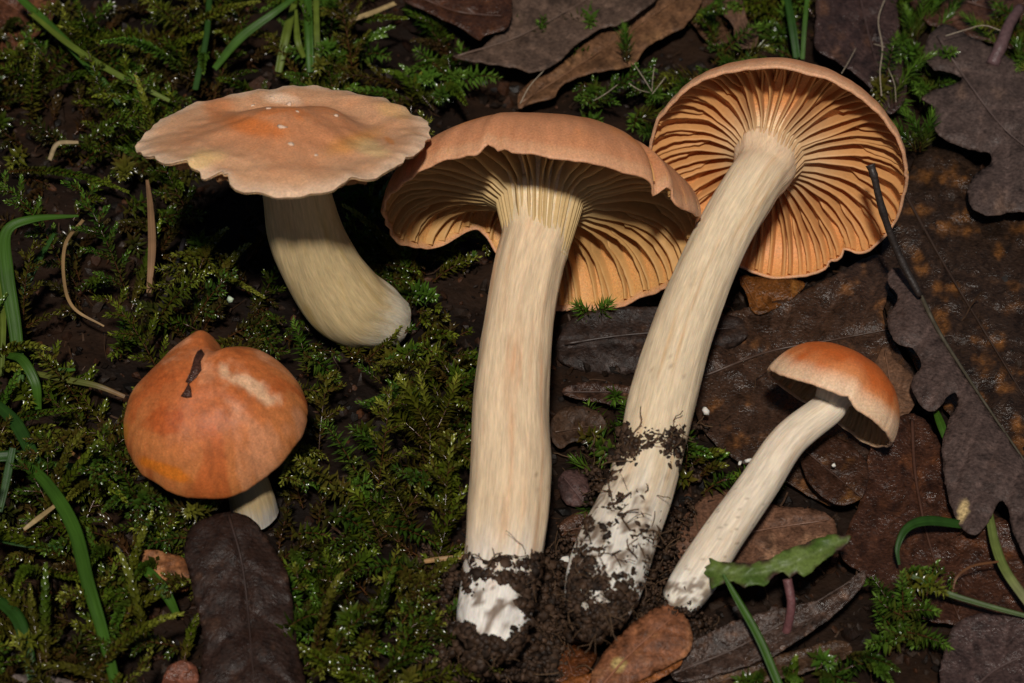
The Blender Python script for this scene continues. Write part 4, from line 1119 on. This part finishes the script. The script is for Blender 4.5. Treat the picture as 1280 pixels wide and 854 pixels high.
# ------------------------------------------------------------------ seedling
def seedling():
    root = empty('seedling', P(978, 812, 0), 'purple stalked seedling with one jagged green leaf over the thin stem base', 'seedling')
    pts = catmull([(972, 816, 6, 5.5), (984, 786, 40, 5.2), (989, 755, 70, 5), (984, 724, 92, 5.5)], 8)
    v, f, _ = tube(P(pts[:, 0], pts[:, 1], pts[:, 2]), pts[:, 3]*S, 10)
    obj('stalk', v, f, 'twig', root, col=(.12, .045, .045))
    out = [(874, 712), (888, 704), (886, 696), (900, 703), (925, 704), (945, 704), (968, 696), (985, 686), (1010, 678), (1038, 668), (1064, 670), (1058, 680), (1046, 688), (1038, 694), (1026, 704), (1018, 712), (1004, 722),
           (996, 716), (988, 724), (978, 714), (966, 722), (956, 732), (942, 730), (930, 736), (918, 726), (902, 730), (888, 737), (886, 722)]
    o2 = np.array(out, float)
    o2, _ = resample(np.vstack([o2, o2[:1]]), 120); o2 = o2[:-1]
    o2 = o2 + np.stack([vnoise(o2[:, 0]/5, o2[:, 1]/5, 0, 1), vnoise(o2[:, 0]/5, o2[:, 1]/5, 5, 1)], 1)*1.6
    gx, gy = np.meshgrid(np.arange(870, 1066, 4.0), np.arange(660, 742, 4.0)); gx, gy = gx.ravel(), gy.ravel()
    k = inside(o2, gx, gy) & (np.min(np.hypot(gx[:, None]-o2[None, :, 0], gy[:, None]-o2[None, :, 1]), 1) > 2.5)
    n = len(o2)
    r = geometry.delaunay_2d_cdt([Vector(p) for p in o2] + [Vector(p) for p in zip(gx[k], gy[k])], [(i, (i+1) % n) for i in range(n)], [], 1, 1e-4)
    v2 = np.array([(p.x, p.y) for p in r[0]]); x, y = v2.T
    h = 100 + .12*(x-970) + 9*np.sin((x-880)/38) + .25*(705-y) + 3*fbm(x/18, y/18, 0, 4, 2)
    md = catmull([(882, 712), (940, 718), (985, 706), (1056, 674)], 8)
    dm = np.min([seg_dist(x, y, md[i], md[i+1]) for i in range(len(md)-1)], 0)
    de = np.min(np.hypot(x[:, None]-o2[None, :, 0], y[:, None]-o2[None, :, 1]), 1)
    h = h - 2.5*np.exp(-(dm/3)**2) + 1.5*np.sin(dm*.9 + x*.25)*np.clip(de/8, 0, 1)
    c = mixc((.060, .105, .016), (.13, .18, .040), smooth(-.3, .5, fbm(x/20, y/20, 0, 6, 3)))
    c = paint(c, (.05, .02, .02), smooth(7, 1.5, de)*smooth(-.25, .2, fbm(x/16, y/16, 0, 8, 2)))
    c = paint(c, (.16, .20, .08), .6*np.exp(-(dm/2)**2))
    b = obj('leaf_blade', P(x, y, h), [list(q)[::-1] for q in r[2]], 'grass', root, col=c, vecs=np.stack([x*.25, y*.25, 0*x], 1))
    sol = b.modifiers.new('thickness', 'SOLIDIFY'); sol.thickness = 1.6*S; sol.offset = -1
seedling()
tag(obj('woody_stub', *tube(P(*catmull([(1240, 82, 60), (1252, 55, 74), (1262, 30, 80), (1275, 10, 76)], 6).T), np.linspace(9, 7, 19)*S*(1+.12*vnoise(np.arange(19)*.6, 0, 0, 3)), 12)[:2], 'twig', col=(.085, .045, .045), loc=P(1240, 82, 0)),
    'mauve woody stub between the oak leaf and the mossy corner', 'twig')
tag(obj('twig', *tube(P(*catmull([(230, 300, 40), (215, 350, 44), (195, 400, 40), (178, 440, 30)], 6).T), np.linspace(3.4, 2, 19)*S, 7)[:2], 'twig', col=(.016, .012, .012), loc=P(230, 300, 0)),
    'thin black twig buried in the moss below the flat cap', 'twig')

# ------------------------------------------------------------------ soil on the picked stems
def soil_clump(parent, stem_key, region, n, keep, size=(1.0, 5.5), seed=0, nf=60, low_h=40):
    """crumbs and rootlets pressed on the stem base and heaped round it"""
    r = np.random.default_rng(seed)
    sx, sy, sw, sr = STEMS[stem_key]
    (x0, y0, x1, y1) = region
    px, py = r.uniform(x0, x1, n*8), r.uniform(y0, y1, n*8)
    k = keep(px, py)
    ok = np.flatnonzero(r.uniform(size=len(px)) < k)[:n]
    px, py, k = px[ok], py[ok], k[ok]
    d = np.hypot(sx[None]-px[:, None], sy[None]-py[:, None]); i = np.argmin(d, 1); d = d[np.arange(len(i)), i]
    s_ = r.uniform(*size, len(px))*(.45 + .55*k)
    ri = sr[i]; on = d < ri*.98
    w = sw[i] + np.sqrt(np.clip(ri**2 - d**2, 0, None)) + r.uniform(-1, 2.5, len(px))*s_*.35
    h = r.uniform(0, 1, len(px))*low_h*np.clip(1-(d-ri)/70, .15, 1)
    pts = np.where(on[:, None], Q(px, py, w), P(px, py, h))
    sz = s_*S
    v, f = crumbs(pts, sz, .5)
    base = np.array((.030, .016, .009))
    tone = np.repeat(r.uniform(.35, 1.9, len(pts)), 12)[:, None]
    col = base*tone
    ids = r.integers(0, len(pts), nf)
    fv, ff = fibres(pts[ids], r.normal(size=(nf, 3)) + np.array([0, -.4, .3]), r.uniform(14, 46, nf)*S, r.uniform(.4, 1.1, nf)*S)
    V, F, C = join((v, f, col), (fv, ff, np.array((.085, .048, .025))))
    o = obj('soil_clump', V, F, 'soil', parent, col=C, shade=True)
    o['kind'] = 'stuff'

def keep2(px, py):
    ragged = 14*vnoise(px/14, py/14, 0, 301) + 9*vnoise(px/5, py/5, 0, 302)
    white = np.max([spot(px, py, 614, 765, 44, 36, 20, .15, 3, .5), spot(px, py, 581, 709, 10, 9, 0, .2, 4, .4), .9*spot(px, py, 568, 828, 9, 8, 0, .2, 4, .4),
                    .9*spot(px, py, 611, 830, 7, 10, 0, .2, 4, .4), .8*spot(px, py, 600, 728, 7, 4, 0, .2, 4, .4)], 0)
    up = smooth(692, 716, py + ragged + .10*np.abs(px-630))
    return up*smooth(720, 690, px)*smooth(500, 560, px)*(1-white)
def keep3(px, py):
    ragged = 34*vnoise(px/18, py/18, 0, 311) + 18*vnoise(px/6, py/6, 0, 312)
    along = (py-540) + .35*(px-800)
    a = smooth(80, 150, along + ragged)
    b = .9*smooth(.15, .4, vnoise(px/15, py/13, 0, 313) + .45*vnoise(px/5, py/5, 0, 314))*smooth(-20, 20, along)*smooth(120, 60, np.abs(px-800))
    # a dark clod on the stem's outer side and a strip of rootlets under it
    b = np.maximum(b, spot(px, py, 838, 556, 16, 20, 30, .25, 5, .5))
    b = np.maximum(b, spot(px, py, 785, 555, 26, 12, 60, .3, 6, .6))
    pale = np.max([spot(px, py, 752, 700, 9, 8, 0, .3, 3, .4), .7*spot(px, py, 742, 745, 18, 10, 30, .3, 4, .5), .8*spot(px, py, 730, 758, 10, 7, 0, .3, 5, .4), .9*spot(px, py, 828, 625, 22, 34, 20, .3, 6, .4)], 0)
    edge = smooth(905, 850, px + .4*(py-600))*smooth(680, 716, px)
    return np.minimum(1, a + b)*(1-pale)*edge
def keep5(px, py):
    return smooth(748, 775, py + 8*vnoise(px/8, py/8, 0, 321) - .25*(px-850))*smooth(905, 870, px)*smooth(800, 826, px)
soil_clump(m2[0], 'stem1', (500, 680, 720, 850), 5200, keep2, (1.2, 6.0), 401, 230)
soil_clump(m3[0], 'stem2', (680, 530, 905, 800), 5200, keep3, (1.0, 5.2), 402, 280)
soil_clump(m5[0], 'stem4', (800, 735, 905, 800), 700, keep5, (1.2, 4.5), 403, 20)

# ------------------------------------------------------------------ loose humus on the floor
r_ = np.random.default_rng(9)
n = 15000
xy = np.stack([r_.uniform(-150, 1430, n), r_.uniform(-150, 1000, n)], 1)
pp = P(xy[:, 0], xy[:, 1], 0); pp[:, 2] = ground_h(pp[:, 0], pp[:, 1])
sz = (1.5 + 6*r_.uniform(0, 1, n)**2)*S*np.where(r_.uniform(size=n) > .95, 1.6, 1)
pp[:, 2] += sz*.3
v, f = crumbs(pp, sz, .65)
tone = np.repeat(r_.uniform(.3, 1.6, n)**1.3, 12)[:, None]
hue = np.repeat(r_.uniform(size=n), 12)
col = mixc((.013, .007, .004), (.036, .013, .005), smooth(.6, 1, hue))*tone
nf = 900
q = r_.integers(0, n, nf)
fv, ff = fibres(pp[q], r_.normal(size=(nf, 3))*np.array([1, 1, .25]), r_.uniform(15, 70, nf)*S, r_.uniform(.5, 1.6, nf)*S)
V, F, C = join((v, f, col), (fv, ff, np.array((.04, .02, .01))))
tag(obj('humus_crumbs', V, F, 'soil', col=C, shade=False), 'loose dark humus crumbs and rootlets between the leaves and moss', 'soil', None, 'stuff')

# ------------------------------------------------------------------ small pale things
def pebble(px, py, h, r, label, group, col=(.62, .58, .52)):
    p = P(px, py, h)
    v, f = crumbs([p], [r*S], .35)
    tag(obj('mycelium_speck', v, f, 'white', col=col, loc=p), label, 'speck', group)
pebble(707, 702, 24, 6, 'white mycelium speck in the soil beside the thick stem bulb', 'white specks')
pebble(883, 514, 44, 4, 'white speck on the large dark wet leaf beside the long stem', 'white specks')
pebble(935, 576, 40, 3.5, 'larger of two white specks where the thin stem crosses the leaf', 'white specks')
pebble(925, 579, 40, 2.6, 'smaller of two white specks where the thin stem crosses the leaf', 'white specks')
pebble(1042, 582, 46, 3.2, 'white speck on the small oval wet leaf', 'white specks')
pebble(288, 374, 60, 5, 'pale green grain in the moss beside the curved pale stem', 'white specks', (.42, .5, .36))

# ------------------------------------------------------------------ fine pale threads
def thread(label, paths, r=.7):
    vf = []
    for path in paths:
        c = catmull(path, 8)
        v, f, _ = tube(P(c[:, 0], c[:, 1], c[:, 2]), np.full(len(c), r*S), 4)
        vf.append((v, f))
    V, F, o = [], [], 0
    for v, f in vf:
        V.append(v); F += [[i+o for i in q] for q in f]; o += len(v)
    tag(obj('fungal_thread', np.vstack(V), F, 'rib', col=(.30, .24, .17), loc=V[0][0]), label, 'thread', 'pale threads')
thread('long pale thread hanging down the upright dark leaf strip', [[(1108, -6, 60), (1098, 25, 62), (1103, 60, 60), (1100, 90, 58), (1102, 120, 54)]], .9)
thread('branched pale hairs on the upright dark leaf strip', [[(1070, 60, 56), (1062, 75, 58), (1052, 92, 54)], [(1110, 85, 60), (1118, 105, 58), (1120, 128, 52)], [(1092, 55, 60), (1112, 60, 62), (1122, 58, 58)]], .55)
thread('spray of fine white hairs in the moss between the two gilled caps', [[(815, 115, 60), (806, 100, 72), (794, 82, 80)], [(815, 115, 60), (816, 98, 76), (818, 84, 82)], [(812, 116, 60), (798, 112, 70), (786, 104, 72)], [(742, 126, 60), (756, 118, 70), (772, 106, 74)], [(815, 118, 60), (826, 104, 72), (832, 96, 76)]], .6)
thread('curved pale fibre lying on the rounded oak leaf', [[(1182, 45, 76), (1205, 38, 80), (1230, 32, 80), (1255, 40, 76)]], .7)
thread('dark fibre arching over the tan brown leaf edge', [[(650, 130, 50), (662, 108, 62), (680, 88, 66)]], .7)
